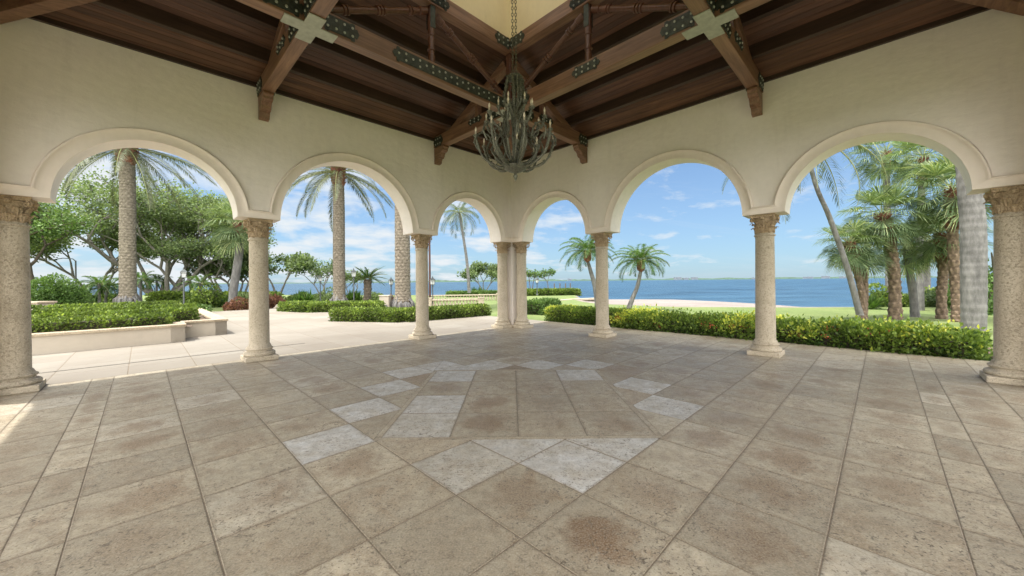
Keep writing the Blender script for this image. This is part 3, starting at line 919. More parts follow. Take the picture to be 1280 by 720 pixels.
# inlay: border strips and 4 x 4 small slabs
h = HS
for (x0, x1, y0, y1) in ((-h - .055, h + .055, h, h + .055), (-h - .055, h + .055, -h - .055, -h), (-h - .055, -h, -h, h), (h, h + .055, -h, h)):
    floor_t.append(([(CX + x0, CY + y0), (CX + x1, CY + y0), (CX + x1, CY + y1), (CX + x0, CY + y1)], .35, 0))
s4 = 2 * h / 4
wl = {(0, 3), (3, 3), (0, 1), (0, 0)}
st4 = {(0, 2): .55, (1, 3): .3, (2, 2): .35, (1, 1): .75, (2, 1): .3, (1, 0): .75, (3, 0): .45, (2, 0): .25, (3, 1): .2}
for i in range(4):
    for j in range(4):
        x0, y0 = CX - h + i * s4, CY - h + j * s4
        tone = .97 if (i, j) in ((0, 3), (3, 3), (0, 1)) else (.85 if (i, j) == (0, 0) else .30 + random.uniform(-.08, .1))
        floor_t.append(([(x0, y0), (x0 + s4, y0), (x0 + s4, y0 + s4), (x0, y0 + s4)], tone, st4.get((i, j), 0)))
fl = tile_mesh('floor', floor_t, M['floor'], 0.0, gap=.0032)
tag(fl, kind='structure')
# terrace outside (same level), same joint grid
tt = []
bt = [12.62 + .893 * 1.4 * k for k in range(20)]; at = [-9.0 + .893 * 1.4 * k for k in range(21)]
at = [a for a in at if a < 14.6] + [15.1]
for i in range(len(at) - 1):
    for j in range(len(bt) - 1):
        aa, ab, ba, bb = at[i], at[i + 1], bt[j], bt[j + 1]
        cx_, cy_ = AB((aa + ab) / 2, (ba + bb) / 2)
        if cy_ > 25.5 or (cx_ < -10.4 and cy_ > 40): continue
        tt.append(([AB(aa, ba), AB(ab, ba), AB(ab, bb), AB(aa, bb)], random.random(), 0))
# outer apron left of the SW wall
for k in range(22):
    for m_ in range(5):
        aa = -3.02 - 1.2 * (m_ + 1); ab = aa + 1.2; ba = -6 + 1.2 * k; bb = ba + 1.2
        if bb > 12.62: bb = 12.62
        if bb - ba < .2: continue
        tt.append(([AB(aa, ba), AB(ab, ba), AB(ab, bb), AB(aa, bb)], random.random(), 0))
for k in range(16):
    for m_ in range(4):
        ba = -3.02 - 1.2 * (m_ + 1); bb = ba + 1.2; aa = -3.02 + 1.2 * k; ab = aa + 1.2
        if ba < -7.4: continue
        tt.append(([AB(aa, ba), AB(ab, ba), AB(ab, bb), AB(aa, bb)], random.random(), 0))
te = tile_mesh('terrace', tt, M['terrace'], 0.0, gap=.006)
tag(te, kind='structure')
mb = MB()
def flat_ab(mb, a_, b_, c_, d_, z): mb.add([(*AB(a_, c_), z), (*AB(b_, c_), z), (*AB(b_, d_), z), (*AB(a_, d_), z)], [(0, 1, 2, 3)])
flat_ab(mb, -9.5, 15.115, -8.5, 32.0, -.0025)
for (p, q) in (((15.115, -7.5), (15.115, 32)),):
    mb.add([(*AB(*p), -.014), (*AB(*q), -.014), (*AB(*q), -.35), (*AB(*p), -.35)], [(0, 1, 2, 3)])
tag(mb.build('paving_joints', M['grout']), kind='structure')
# drainage slot
mb = MB(); n = 90
for k in range(n):
    a_ = -4 + k * .09; p = AB(a_, 14.42); mb.box((p[0], p[1], .004), (.035, .07, .006), rz=R(-45))
tag(mb.build('drain_grating', M['grate']), 'narrow slotted metal drain line set in sunlit terrace paving', 'drain')

# ------------------------------------------------------------------ land and sea
us = [-2000, -700, -300, -100, 20, 78, 84, 105, 200, 360, 700, 3000]
Yl = [70, 62, 52, 45, 50, 50, 29, 25, 21.5, 20.5, 20.0, 20]
Yw = [85, 78, 66, 62, 66, 66, 46, 45, 43, 30, 27, 27]
def land_z(X, Y):
    if Y < 2: return -.08
    u = F * X / Y; yl = np.interp(u, us, Yl); yw = np.interp(u, us, Yw)
    if Y <= yl: return -.08 - .03 * (Y / yl) ** 2
    t = (Y - yl) / (yw - yl)
    return -.11 - .69 * t if t < 2.5 else -1.9
xs = np.concatenate([np.arange(-150, -40, 5), np.arange(-40, 60, .6), np.arange(60, 150, 5)])
ys = np.concatenate([np.arange(-60, 8, 4), np.arange(8, 80, .6), np.arange(80, 130, 5)])
G = np.array([[(x, y, land_z(x, y)) for x in xs] for y in ys])
mb = MB(); mb.grid(G); gr = mb.build('ground', M['ground'], smooth=True, recalc=False); tag(gr, kind='structure')
mb = MB(); mb.add([(-9000, -9000, -.8), (9000, -9000, -.8), (9000, 9000, -.8), (-9000, 9000, -.8)], [(0, 1, 2, 3)])
tag(mb.build('sea', M['sea'], recalc=False), kind='structure')
# far shore: low wooded strip
mb = MB()
rows = []
nn = 500
for k in range(nn):
    x = -4200 + 8400 * k / (nn - 1)
    h_ = 9 + 5 * math.sin(k * .37) * math.sin(k * .11) + random.uniform(0, 5)
    if x < -900: h_ *= .55
    Y0 = 2900 + 250 * math.sin(x * .0011)
    rows.append([(x, Y0, -2), (x, Y0 + 25, h_ * .8), (x, Y0 + 80, h_), (x, Y0 + 500, -2)])
mb.grid(rows); tag(mb.build('far_shore', M['farland'], recalc=False), kind='structure')
for i, (px, w_, h_) in enumerate(((847, 60, 24), (857, 42, 17), (868, 48, 22), (712, 34, 20), (945, 60, 14), (1010, 70, 16), (1032, 50, 22), (1054, 46, 15))):
    Yb = 2780; x = (px - 640) / F * Yb
    e = empty('waterfront_block', (x, Yb, 0))
    h_ *= .75; w_ *= .8
    b_ = MB(); b_.box((0, 0, h_ / 2), (w_, 30, h_)); b_.box((0, 0, h_ + .6), (w_ + 2, 32, 1.2)); b_.box((w_ * .2, 0, h_ + 2.6), (w_ * .2, 10, 2.8))
    b_.build('wall', M['bldg'], e)
    b_ = MB()
    for fl_ in range(int(h_ / 3.6)): b_.box((0, -15.2, 2 + fl_ * 3.6), (w_ * .9, .4, 1.5))
    b_.build('window_band', M['bldgwin'], e)
    lab = ['tallest pale block on the far shore, left of a group of three', 'low middle block in the far shore group of three', 'right block of the far shore group of three', 'pale block on the far shore seen between the two feather palms',
           'long low building on the far shore beside the middle right column', 'wide pale building on the far shore left of the leaning palm', 'taller block on the far shore behind the leaning palm', 'small block on the far shore beside the twin trunked palm'][i]
    tag(e, lab, 'building', 'buildings on the far shore')

# ------------------------------------------------------------------ plants
def hedge(name, path, width, height, z0, label, cat, dens=900, leaf=.045, mat='leaf_hedge', tbias=.0, flowers=0, group=None, rough=.05, yellow=0.0, bump_h=0.0):
    """trimmed hedge along path (list of xy) as a shell of leaves over a twig core"""
    root = empty(name, (path[0][0], path[0][1], z0)); ox, oy, oz = root.location
    pts = [Vector((p[0], p[1])) for p in path]
    allV = []; tones = []; fV = []; fT = []
    core = MB()
    for k in range(len(pts) - 1):
        a, b = pts[k], pts[k + 1]; d = b - a; Ls = d.length; d.normalize(); nx = Vector((d.y, -d.x))
        ar = Ls * (width + 2 * height) + width * height * 2
        n = int(ar * dens)
        u = RNG.uniform(-width / 2 if k == 0 else 0, Ls + width / 2, n)
        u = RNG.uniform(-.0, Ls, n)
        face = RNG.uniform(0, 1, n) * (width + 2 * height)
        v = np.where(face < width, face - width / 2, np.where(face < width + height, -width / 2, width / 2))
        hh = np.where(face < width, height, np.where(face < width + height, face - width, face - width - height))
        # ends
        ne = int(width * height * dens)
        ue = np.concatenate([np.zeros(ne), np.full(ne, Ls)]); ve = RNG.uniform(-width / 2, width / 2, 2 * ne); he = RNG.uniform(0, height, 2 * ne)
        u = np.concatenate([u, ue]); v = np.concatenate([v, ve]); hh = np.concatenate([hh, he]); nT = len(u)
        # soften edges, undulation
        cen = np.stack([u, v, hh], 1)
        und = (np.sin(u * 2.3 + k) * .5 + np.sin(u * 5.1 + v * 4) * .3 + np.sin(u * 11 + v * 9 + hh * 8) * .2)
        edge = (np.abs(v) / (width / 2)) ** 6 * (hh / height) ** 6
        hh = hh * (1 + bump_h * und) - edge * .06 + RNG.normal(0, rough * .6, nT)
        v = v * (1 - edge * .10) + und * rough * .8 + RNG.normal(0, rough * .7, nT)
        u = u + RNG.normal(0, rough, nT)
        hh = np.maximum(hh, .01)
        outn = np.stack([np.where(u < .05, -1, np.where(u > Ls - .05, 1, 0)), np.sign(v) * (np.abs(v) > width * .42), (hh > height * .85) * 1.0], 1)
        ax = nrm(outn * .9 + RNG.normal(0, .75, (nT, 3)) + np.array([0, 0, .35]))
        sd_ = perp(ax)
        px = a.x + d.x * u + nx.x * v; py = a.y + d.y * u + nx.y * v
        W_ = np.stack([px - ox, py - oy, hh], 1)
        rot = np.array([[d.x, nx.x, 0], [d.y, nx.y, 0], [0, 0, 1]])
        ax = ax @ rot.T; sd_ = sd_ @ rot.T
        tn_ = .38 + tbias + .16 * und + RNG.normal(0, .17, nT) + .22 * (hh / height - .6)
        if yellow:
            yp = (np.sin(u * 1.7 + 1) + np.sin(u * 3.9 + v * 3) + RNG.normal(0, .6, nT)) * yellow * (hh > height * .5)
            tn_ = tn_ + np.maximum(yp, 0)
        sz = leaf * RNG.uniform(.7, 1.35, nT)
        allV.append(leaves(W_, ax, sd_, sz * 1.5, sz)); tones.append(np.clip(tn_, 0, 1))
        if flowers:
            nf = int(flowers * Ls)
            for _ in range(nf):
                fu = RNG.uniform(0, Ls); fv = RNG.uniform(-width / 2, width / 2); 
                if RNG.uniform() < .45: fv = width / 2 * RNG.choice([-1, 1]); fh = RNG.uniform(height * .45, height)
                else: fh = height * 1.02
                q = 26; cl_ = RNG.normal(0, 1, (q, 3)) * np.array([.05, .05, .03]) + np.array([fu, fv, fh])
                pw = np.stack([a.x + d.x * cl_[:, 0] + nx.x * cl_[:, 1] - ox, a.y + d.y * cl_[:, 0] + nx.y * cl_[:, 1] - oy, cl_[:, 2]], 1)
                ax2 = nrm(RNG.normal(0, .6, (q, 3)) + np.array([0, 0, .7])); fV.append(leaves(pw, ax2, perp(ax2), .04, .035)); fT.append(RNG.uniform(0, .9, q))
        cc = (a + b) / 2; ang = math.atan2(d.y, d.x)
        core.box((cc.x - ox, cc.y - oy, height * .42), (Ls - .14, max(.1, width - .22), height * .84 - .02), rz=ang)
    V = np.concatenate(allV); t_ = np.concatenate(tones)
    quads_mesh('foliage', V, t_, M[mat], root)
    core.build('branches', M['twig'], root)
    if fV: quads_mesh('flowers', np.concatenate(fV), np.concatenate(fT), M['flower'], root)
    tag(root, label, cat, group)
    return root

def frond(base, az, elev, Lr, droop, nl, Ll, Wl, tone0, tw=0.0, vee=.35, hang=.3):
    """pinnate frond -> (rachis pts, leaflet quads, tones)"""
    n = 12; pts = [np.array(base, float)]; dirs = []
    for i in range(n):
        s = i / n; e = elev - droop * (s ** 1.25)
        d = np.array([math.cos(az) * math.cos(e), math.sin(az) * math.cos(e), math.sin(e)])
        dirs.append(d); pts.append(pts[-1] + d * Lr / n)
    pts = np.array(pts); dirs = np.array(dirs + [dirs[-1]])
    s = np.linspace(.10, .985, nl); idx = s * n; i0 = np.minimum(idx.astype(int), n - 1); fr = (idx - i0)[:, None]
    pos = pts[i0] * (1 - fr) + pts[i0 + 1] * fr; dr = nrm(dirs[i0])
    sidev = np.array([-math.sin(az), math.cos(az), 0]); upv = np.cross(dr, sidev); upv = nrm(-upv) if upv[0, 2] > 0 else nrm(upv)
    upv = np.where(upv[:, 2:3] < 0, -upv, upv)
    Vs = []; Ts = []
    for sg in (-1, 1):
        ln = Ll * np.sin(np.clip(s * .92 + .12, 0, 1) * PI) ** .55 * RNG.uniform(.85, 1.1, nl)
        ax = nrm(dr * (.55 + .6 * s[:, None]) + sidev * sg * (1.0) + upv * vee + RNG.normal(0, .10, (nl, 3)))
        nrm_ = nrm(np.cross(ax, dr)) 
        sd_ = nrm(np.cross(ax, upv) * .5 + dr * .8)
        q = leaves(pos, ax, sd_, ln, Wl, 0.0)
        q[:, 2, 2] -= ln * hang * RNG.uniform(.5, 1.5, nl)
        Vs.append(q); Ts.append(np.clip(tone0 + RNG.normal(0, .12, nl), 0, 1))
    return pts, np.concatenate(Vs), np.concatenate(Ts)
def feather_crown(root, c, nf, Lr, nl, Ll, Wl, mat, emin=-.9, emax=1.25, droop=1.2, rach=.018, dead=0, name='crown', seed_az=0.0, tbase=.45, azs=None, hang=.3, stemmat='stem'):
    Vs = []; Ts = []; mb = MB(); ga = 2.39996
    for i in range(nf):
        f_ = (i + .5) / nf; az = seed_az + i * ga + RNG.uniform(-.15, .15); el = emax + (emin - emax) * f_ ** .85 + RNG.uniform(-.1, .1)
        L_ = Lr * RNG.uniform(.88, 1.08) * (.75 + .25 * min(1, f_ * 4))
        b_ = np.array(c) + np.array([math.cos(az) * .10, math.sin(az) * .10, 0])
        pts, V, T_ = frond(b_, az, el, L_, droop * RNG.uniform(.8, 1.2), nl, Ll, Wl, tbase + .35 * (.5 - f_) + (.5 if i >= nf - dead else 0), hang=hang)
        Vs.append(V); Ts.append(T_); mb.tube(pts, [rach * (1 - .8 * k / (len(pts) - 1)) for k in range(len(pts))], 4, tone=.7)
    quads_mesh(name, np.concatenate(Vs), np.concatenate(Ts), M[mat], root)
    mb.build('frond_stems', M[stemmat], root)
def fan_crown(root, c, nf, pet, rad, mat='leaf_fan', nseg=34, emin=-1.1, emax=1.3, name='crown', tb=.45):
    Vs = []; Ts = []; mb = MB(); ga = 2.39996; az0 = RNG.uniform(0, 6)
    for i in range(nf):
        f_ = (i + .5) / nf; az = az0 + i * ga; el = emax + (emin - emax) * f_ + RNG.uniform(-.12, .12)
        d = np.array([math.cos(az) * math.cos(el), math.sin(az) * math.cos(el), math.sin(el)])
        p0 = np.array(c) + d * .05; L_ = pet * RNG.uniform(.75, 1.15)
        p1 = p0 + d * L_ * .6; p2 = p1 + (d + np.array([0, 0, -.28])) * L_ * .4
        mb.tube([p0, p1, p2], [.016, .012, .008], 4, tone=.8)
        sd_ = np.array([-math.sin(az), math.cos(az), 0]); fw = nrm(d + np.array([0, 0, -.30])); up = nrm(np.cross(sd_, fw)); up = up if up[2] > 0 else -up
        th = np.linspace(-2.0, 2.0, nseg) + RNG.normal(0, .03, nseg)
        R_ = rad * RNG.uniform(.85, 1.1) * (1 - .22 * (np.abs(th) / 2.0) ** 2)
        ax = nrm(np.cos(th)[:, None] * fw + np.sin(th)[:, None] * sd_ + (.22 - .15 * np.cos(th))[:, None] * up)
        sdd = nrm(-np.sin(th)[:, None] * fw + np.cos(th)[:, None] * sd_)
        base = np.repeat(p2[None], nseg, 0)
        # solid palm (inner 60%) as wide wedge, then drooping tip
        w_ = R_ * .6 * (4.0 / nseg) * .40
        inner = np.stack([base, base + ax * (R_ * .6)[:, None] + sdd * w_[:, None], base + ax * (R_ * .72)[:, None], base + ax * (R_ * .6)[:, None] - sdd * w_[:, None]], 1)
        tipd = nrm(ax + np.array([0, 0, -.75]) * RNG.uniform(.5, 1.5, (nseg, 1)))
        st = base + ax * (R_ * .55)[:, None]
        tip = np.stack([st, st + tipd * (R_ * .2)[:, None] + sdd * (w_ * .5)[:, None], st + tipd * (R_ * .62)[:, None], st + tipd * (R_ * .2)[:, None] - sdd * (w_ * .5)[:, None]], 1)
        t_ = np.clip(tb + .12 + .3 * (.5 - f_) + RNG.normal(0, .17, nseg) + (0.4 * (f_ > .93)), 0, 1)
        Vs += [inner, tip]; Ts += [t_, np.clip(t_ + .12, 0, 1)]
    quads_mesh(name, np.concatenate(Vs), np.concatenate(Ts), M[mat], root)
    mb.build('frond_stems', M['stem'], root)
def path_pt(path, t):
    n = len(path) - 1; x = t * n; i = min(int(x), n - 1); f_ = x - i
    p0 = path[max(i - 1, 0)]; p1 = path[i]; p2 = path[i + 1]; p3 = path[min(i + 2, n)]
    p0, p1, p2, p3 = map(Vector, (p0, p1, p2, p3))
    return .5 * ((2 * p1) + (-p0 + p2) * f_ + (2 * p0 - 5 * p1 + 4 * p2 - p3) * f_ ** 2 + (-p0 + 3 * p1 - 3 * p2 + p3) * f_ ** 3)
def trunk(root, path, rfun, style, mat, nseg=None, n=24, name='trunk'):
    Lt = sum((Vector(path[i + 1]) - Vector(path[i])).length for i in range(len(path) - 1))
    dz = {'scale': .03, 'ring': .09, 'boot': .06, 'plain': .2}[style]
    m = nseg or max(6, int(Lt / dz)); G = []; tn = []
    ringv = [(.03 if q % 3 == 0 else -.012) + random.uniform(-.012, .012) for q in range(m + 1)]
    for i in range(m + 1):
        t = i / m; c = path_pt(path, t); r = rfun(t); s_ = t * Lt; row = []
        for k in range(n):
            a = 2 * PI * k / n; e = 0
            if style == 'scale':
                rowh = .15; q = s_ / rowh; ir = int(q); fq = q - ir; na = 10
                ph = (k / n * na + (.5 if ir % 2 else 0)) % 1.0
                fc = (fq + .55 * abs(2 * ph - 1)) % 1.0
                e = .08 * (1 - fc) - .04 + random.uniform(-.035, .03)
            elif style == 'boot':
                rowh = .22; q = s_ / rowh; ir = int(q); fq = q - ir; na = 6
                ph = (k / n * na + (.5 if ir % 2 else 0)) % 1.0
                e = .26 * (fq ** 1.3) * max(0, 1 - (2 * abs(ph - .5)) * 1.3) - .05 + random.uniform(-.02, .02)
            elif style == 'ring':
                e = ringv[i] + random.uniform(-.004, .004)
            rr = r * (1 + e)
            row.append((c.x + rr * math.cos(a), c.y + rr * math.sin(a), c.z))
            if i < m: tn.append(.5 + e * (5.0 if style == 'scale' else 3.2))
        G.append(row)
    mb = MB(); mb.grid(G, tone=tn, close=True); mb.add(G[-1], [tuple(range(n))], .5)
    return mb.build(name, M[mat], root, smooth=(style != 'boot'), recalc=False, angle=50)
def boots(root, path, t0, t1, r, L_, mat, n=60, name='leaf_bases'):
    """old leaf stubs standing off a palm trunk"""
    mb = MB()
    for i in range(n):
        t = t0 + (t1 - t0) * (i + .5) / n; c = path_pt(path, t); az = i * 2.39996
        d = Vector((math.cos(az), math.sin(az), 0)); s_ = Vector((-math.sin(az), math.cos(az), 0))
        b_ = c + d * r * .8; e_ = b_ + d * L_ * random.uniform(.35, .6) + Vector((0, 0, L_ * random.uniform(.6, 1)))
        w = r * .42
        mb.add([tuple(b_ - s_ * w), tuple(b_ + s_ * w), tuple(e_ + s_ * w * .45), tuple(e_ - s_ * w * .45), tuple(b_ - d * .02 - s_ * w + Vector((0, 0, .05))), tuple(b_ - d * .02 + s_ * w + Vector((0, 0, .05)))],
               [(0, 1, 2, 3), (4, 3, 2, 5), (0, 3, 4), (1, 5, 2)], random.uniform(.1, 1))
    return mb.build(name, M[mat], root, recalc=False)
def tuft(root, c, n, L_, W_, mat, name='foliage', emin=.2, emax=1.5, tb=.5, droop=.3):
    """strap leaved rosette"""
    az = RNG.uniform(0, 2 * PI, n); el = RNG.uniform(emin, emax, n)
    d = np.stack([np.cos(az) * np.cos(el), np.sin(az) * np.cos(el), np.sin(el)], 1)
    sd_ = np.stack([-np.sin(az), np.cos(az), 0 * az], 1); ln = L_ * RNG.uniform(.7, 1.1, n)
    base = np.repeat(np.array([c], float), n, 0) + RNG.normal(0, L_ * .05, (n, 3)) * np.array([1, 1, .2])
    q1 = leaves(base, d, sd_, ln, W_, 0); q1[:, 2, 2] -= ln * droop * np.cos(el)
    return quads_mesh(name, q1, np.clip(tb + RNG.normal(0, .15, n), 0, 1), M[mat], root)

def tree(name, base, h, spread, label, cat='tree', trunks=3, mat='leaf_tree', bark='bark_tree', nleaf=9000, leaf=.12, r0=.16, levels=4, tip=.5, seed=1, group=None, lean=(0, 0), flat=.6, trunk_h=.25, tb=.42, zscale=1.0):
    rs = random.Random(seed); root = empty(name, base); mb = MB(); tips = []; segs_ = []
    def grow(p, d, ln, r, lv):
        pts = [p]; rad = [r]; q = p.copy(); dd = d.copy()
        for i in range(4):
            dd = (dd + Vector((rs.uniform(-.16, .16), rs.uniform(-.16, .16), rs.uniform(-.05, .12)))).normalized()
            q = q + dd * ln / 4; pts.append(q.copy()); rad.append(r * (1 - .11 * (i + 1)))
        segs_.append((pts, rad, 6 if lv > 1 else 5))
        if lv <= 1: tips.append(q.copy()); tips.append(pts[2].copy())
        if lv > 0:
            for k in range(rs.choice([2, 3, 3])):
                a = rs.uniform(0, 2 * PI); s_ = rs.uniform(.45, .95)
                nd = (dd * .9 + Vector((math.cos(a), math.sin(a), rs.uniform(-.15, .25) * (1 if flat > .5 else .4))) * s_).normalized()
                nd.z *= (1 - .5 * (flat if lv < 3 else 0)); nd.normalize()
                grow(q, nd, ln * rs.uniform(.62, .82), r * .62, lv - 1)
    for t in range(trunks):
        a = 2 * PI * t / max(1, trunks) + rs.uniform(-.4, .4); s_ = rs.uniform(.25, .65) if trunks > 1 else .08
        d = Vector((math.cos(a) * s_ + lean[0], math.sin(a) * s_ + lean[1], 1)).normalized()
        grow(Vector((math.cos(a) * .1, math.sin(a) * .1, -.05)), d, 1.0, r0, levels)
    # normalise size: crown top -> h, width -> spread
    T_ = np.array([tuple(p) for p in tips]); zmax = T_[:, 2].max(); xr = np.percentile(np.abs(T_[:, :2]), 92)
    kz = h / zmax; kx = spread / xr
    kk = np.array([kx, kx, kz])
    for pts, rad, nn2 in segs_: mb.tube([tuple(Vector((p.x * kx, p.y * kx, p.z * kz))) for p in pts], rad, nn2, caps=False)
    T_ = T_ * kk
    mb.build('trunk', M[bark], root, smooth=True, recalc=False)
    T_ = T_[T_[:, 2] > h * trunk_h]
    per = max(1, nleaf // len(T_)); n = per * len(T_)
    cen = np.repeat(T_, per, 0); csz = np.repeat(RNG.uniform(.6, 1.25, len(T_)), per)
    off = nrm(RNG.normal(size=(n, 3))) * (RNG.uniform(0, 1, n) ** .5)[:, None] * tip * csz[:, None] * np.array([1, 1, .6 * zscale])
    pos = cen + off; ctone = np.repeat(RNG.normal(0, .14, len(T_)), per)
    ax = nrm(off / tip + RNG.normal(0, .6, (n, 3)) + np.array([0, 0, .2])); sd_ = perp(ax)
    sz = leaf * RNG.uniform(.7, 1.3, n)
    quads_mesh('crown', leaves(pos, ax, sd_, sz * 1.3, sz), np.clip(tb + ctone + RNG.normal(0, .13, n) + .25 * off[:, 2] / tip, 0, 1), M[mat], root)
    tag(root, label, cat, group); return root
def bush(name, base, rx, ry, rz_, label, mat='leaf_dark', n=2500, leaf=.09, cat='shrub', group=None, tb=.45, lumps=9, stems=True, lift=0.0):
    root = empty(name, base); c = RNG.normal(0, .38, (lumps, 3)); c[:, 2] = np.abs(c[:, 2]) * .8
    per = n // lumps; cen = np.repeat(c, per, 0); N_ = len(cen)
    off = nrm(RNG.normal(size=(N_, 3))) * (RNG.uniform(.4, 1, N_) ** .4)[:, None] * .48
    p = cen + off; p[:, 2] = np.abs(p[:, 2]) ; ax = nrm(off + RNG.normal(0, .35, (N_, 3)) + np.array([0, 0, .2]))
    p = p * np.array([rx, ry, rz_]) * .95; sz = leaf * RNG.uniform(.7, 1.3, N_)
    lt = np.repeat(RNG.normal(0, .12, lumps), per)
    p[:, 2] += lift
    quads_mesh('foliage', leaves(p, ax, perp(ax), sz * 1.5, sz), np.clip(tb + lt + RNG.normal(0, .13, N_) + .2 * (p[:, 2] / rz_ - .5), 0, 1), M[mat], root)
    if stems:
        mb = MB()
        for k in range(7):
            a = k * .9; mb.tube([(0, 0, -.05), (math.cos(a) * rx * .3, math.sin(a) * ry * .3, rz_ * .45), (math.cos(a) * rx * .55, math.sin(a) * ry * .55, rz_ * .8)], [.03 * rz_, .02 * rz_, .008 * rz_], 5)
        mb.build('stems', M['twig'], root)
    tag(root, label, cat, group); return root

# terrace edge hedges (right) --------------------------------------------
def ABv(a, b): return AB(a, b)
hedge('clipped_hedge', [AB(15.95, 12.6), AB(15.95, 8.55)], 1.05, .55, -.08, 'dense clipped green hedge beside the terrace behind the slender column right of the pier', 'hedge', dens=1500, leaf=.042, mat='leaf_croton', tbias=-.02, yellow=.16, rough=.05, bump_h=.05)
hedge('flowering_hedge', [AB(16.0, 8.5), AB(16.0, -1.68)], 1.15, .43, -.08, 'long yellow-green flowering hedge with coral blooms along the right edge of the terrace', 'hedge', dens=1700, leaf=.05, mat='leaf_croton', tbias=-.02, flowers=5, yellow=.26, rough=.14, bump_h=.16)
# mulch bed
mb = MB(); mb.add([(*AB(15.14, -2.1), -.05), (*AB(18.5, -2.1), -.05), (*AB(18.5, -9), -.05), (*AB(15.14, -9), -.05)], [(0, 1, 2, 3)])
tag(mb.build('mulch_bed', M['mulch'], recalc=False), kind='structure')

# planter (left) ----------------------------------------------------------
def wallseg(mb, a, b, z0, z1, th, side=1):
    a = Vector(a); b = Vector(b); d = (b - a).normalized(); n_ = Vector((d.y, -d.x)) * side
    mb.box(((a.x + b.x) / 2 + n_.x * th / 2, (a.y + b.y) / 2 + n_.y * th / 2, (z0 + z1) / 2), ((b - a).length, th, z1 - z0), rz=math.atan2(d.y, d.x))
pl = empty('raised_planter', LW(7.72, -4.42)); ox, oy = pl.location.x, pl.location.y
def lo(s1, s2): v = LW(s1, s2); return (v.x - ox, v.y - oy)
mb = MB(); cp = MB()
segs = [((13.4, -4.42), (7.72, -4.42)), ((7.72, -4.42), (7.72, -5.30)), ((7.72, -5.30), (6.73, -5.30)), ((6.73, -5.30), (6.73, -12.5))]
for k, (p, q) in enumerate(segs):
    e0 = .0
    a_, b_ = lo(*p), lo(*q)
    wallseg(mb, a_, b_, -.02, .39 - .002 * k, .28 - .003 * k, -1)
    av, bv = Vector(a_), Vector(b_); d = (bv - av).normalized(); nn_ = Vector((d.y, -d.x)) * -1
    wallseg(cp, av - nn_ * .03 - d * .03, bv - nn_ * .03 + d * .03, .391 + .001 * k, .455 + .001 * k, .34, -1)
mb.build('planter_wall', M['planter'], pl); cp.build('coping', M['coping'], pl, bevel=.008)
mb = MB(); q = [lo(13.4, -4.6), lo(7.0, -4.6 - .9), lo(6.9, -12.4), lo(13.4, -12.4)]
q = [lo(13.4, -4.6), lo(7.55, -4.6), lo(7.55, -5.5), lo(6.9, -5.5), lo(6.9, -12.4), lo(13.4, -12.4)]
mb.add([(x, y, .36) for x, y in q], [tuple(range(6))]); mb.build('soil', M['soil'], pl, recalc=False)
tag(pl, 'long low cream planter wall with stone coping at the left of the terrace', 'planter')
rows = [((13, -5.0), (8.0, -5.0), .50), ((13, -6.35), (7.35, -6.35), .40), ((13, -7.8), (7.3, -7.8), .40), ((13, -9.4), (7.6, -9.4), .40)]
labs = ['front row of clipped bright green hedge just behind the planter wall', 'second row of clipped hedge in the raised planter, ending at the stepped corner',
        'third low row of clipped hedge in the planter, in front of the ground cover', 'rearmost low clipped row in the planter near the thick palm']
for k, (p, q, w_) in enumerate(rows):
    hedge('clipped_hedge', [tuple(LW(*p)[:2]), tuple(LW(*q)[:2])], w_, .32 + .055 * k, .37, labs[k], 'hedge', dens=1100, leaf=.042, tbias=.08, group='clipped rows in the raised planter', rough=.03)

# left low hedges in the terrace islands
hedge('clipped_hedge', [tuple(P(424, 400)[:2]), tuple(P(505, 401.5)[:2]), tuple(P(604, 393.5)[:2])], .95, .42, 0, 'low clipped green hedge angled around the foot of the right thick date palm', 'hedge', dens=900, leaf=.055, tbias=.1, rough=.04)
hedge('clipped_hedge', [tuple(P(362, 388)[:2]), tuple(P(392, 389.5)[:2]), tuple(P(476, 388)[:2])], 1.2, .42, 0, 'low clipped green hedge bed in front of the middle date palm', 'hedge', dens=600, leaf=.07, tbias=.1, rough=.04)
hedge('clipped_hedge', [tuple(P(664, 391)[:2]), tuple(P(690, 386)[:2])], .9, .55, -.08, 'dark loose hedge just right of the corner pier', 'hedge', dens=900, leaf=.06, mat='leaf_dark', rough=.06)
hedge('clipped_hedge', [tuple(P(560, 371, -.1)[:2]), tuple(P(622, 370, -.1)[:2])], 1.6, .45, -.12, 'flat green hedge beyond the balustrade', 'hedge', dens=250, leaf=.12, mat='leaf_dark', tbias=.1, rough=.06)
hedge('clipped_hedge', [tuple(P(655, 369.5, -.1)[:2]), tuple(P(720, 368.5, -.1)[:2])], 2.4, .55, -.12, 'long low green hedge on the point beyond the lawn', 'hedge', dens=220, leaf=.14, mat='leaf_hedge', tbias=.0, rough=.06)
hedge('clipped_hedge', [tuple(P(700, 369.5, -.1)[:2]), tuple(P(704, 369.4, -.1)[:2])], .5, .3, -.12, 'tiny clump of greenery at the end of the seawall lawn', 'hedge', dens=300, leaf=.1, rough=.05) if False else None
for (x0, x1, yb, hh, lab) in ((195, 268, 374, .9, 'clipped hedge strip below the spreading tree'), (40, 150, 376, .7, 'low hedge strip left of the first date palm'), (270, 345, 371, .8, 'green hedge strip behind the sabal palm beside the reddish shrubs')):
    hedge('clipped_hedge', [tuple(D(x0, 350, 27)[:2]), tuple(D(x1, 350, 27)[:2])], 1.2, hh, -.1, lab, 'hedge', dens=260, leaf=.12, tbias=.02, rough=.08, bump_h=.06)

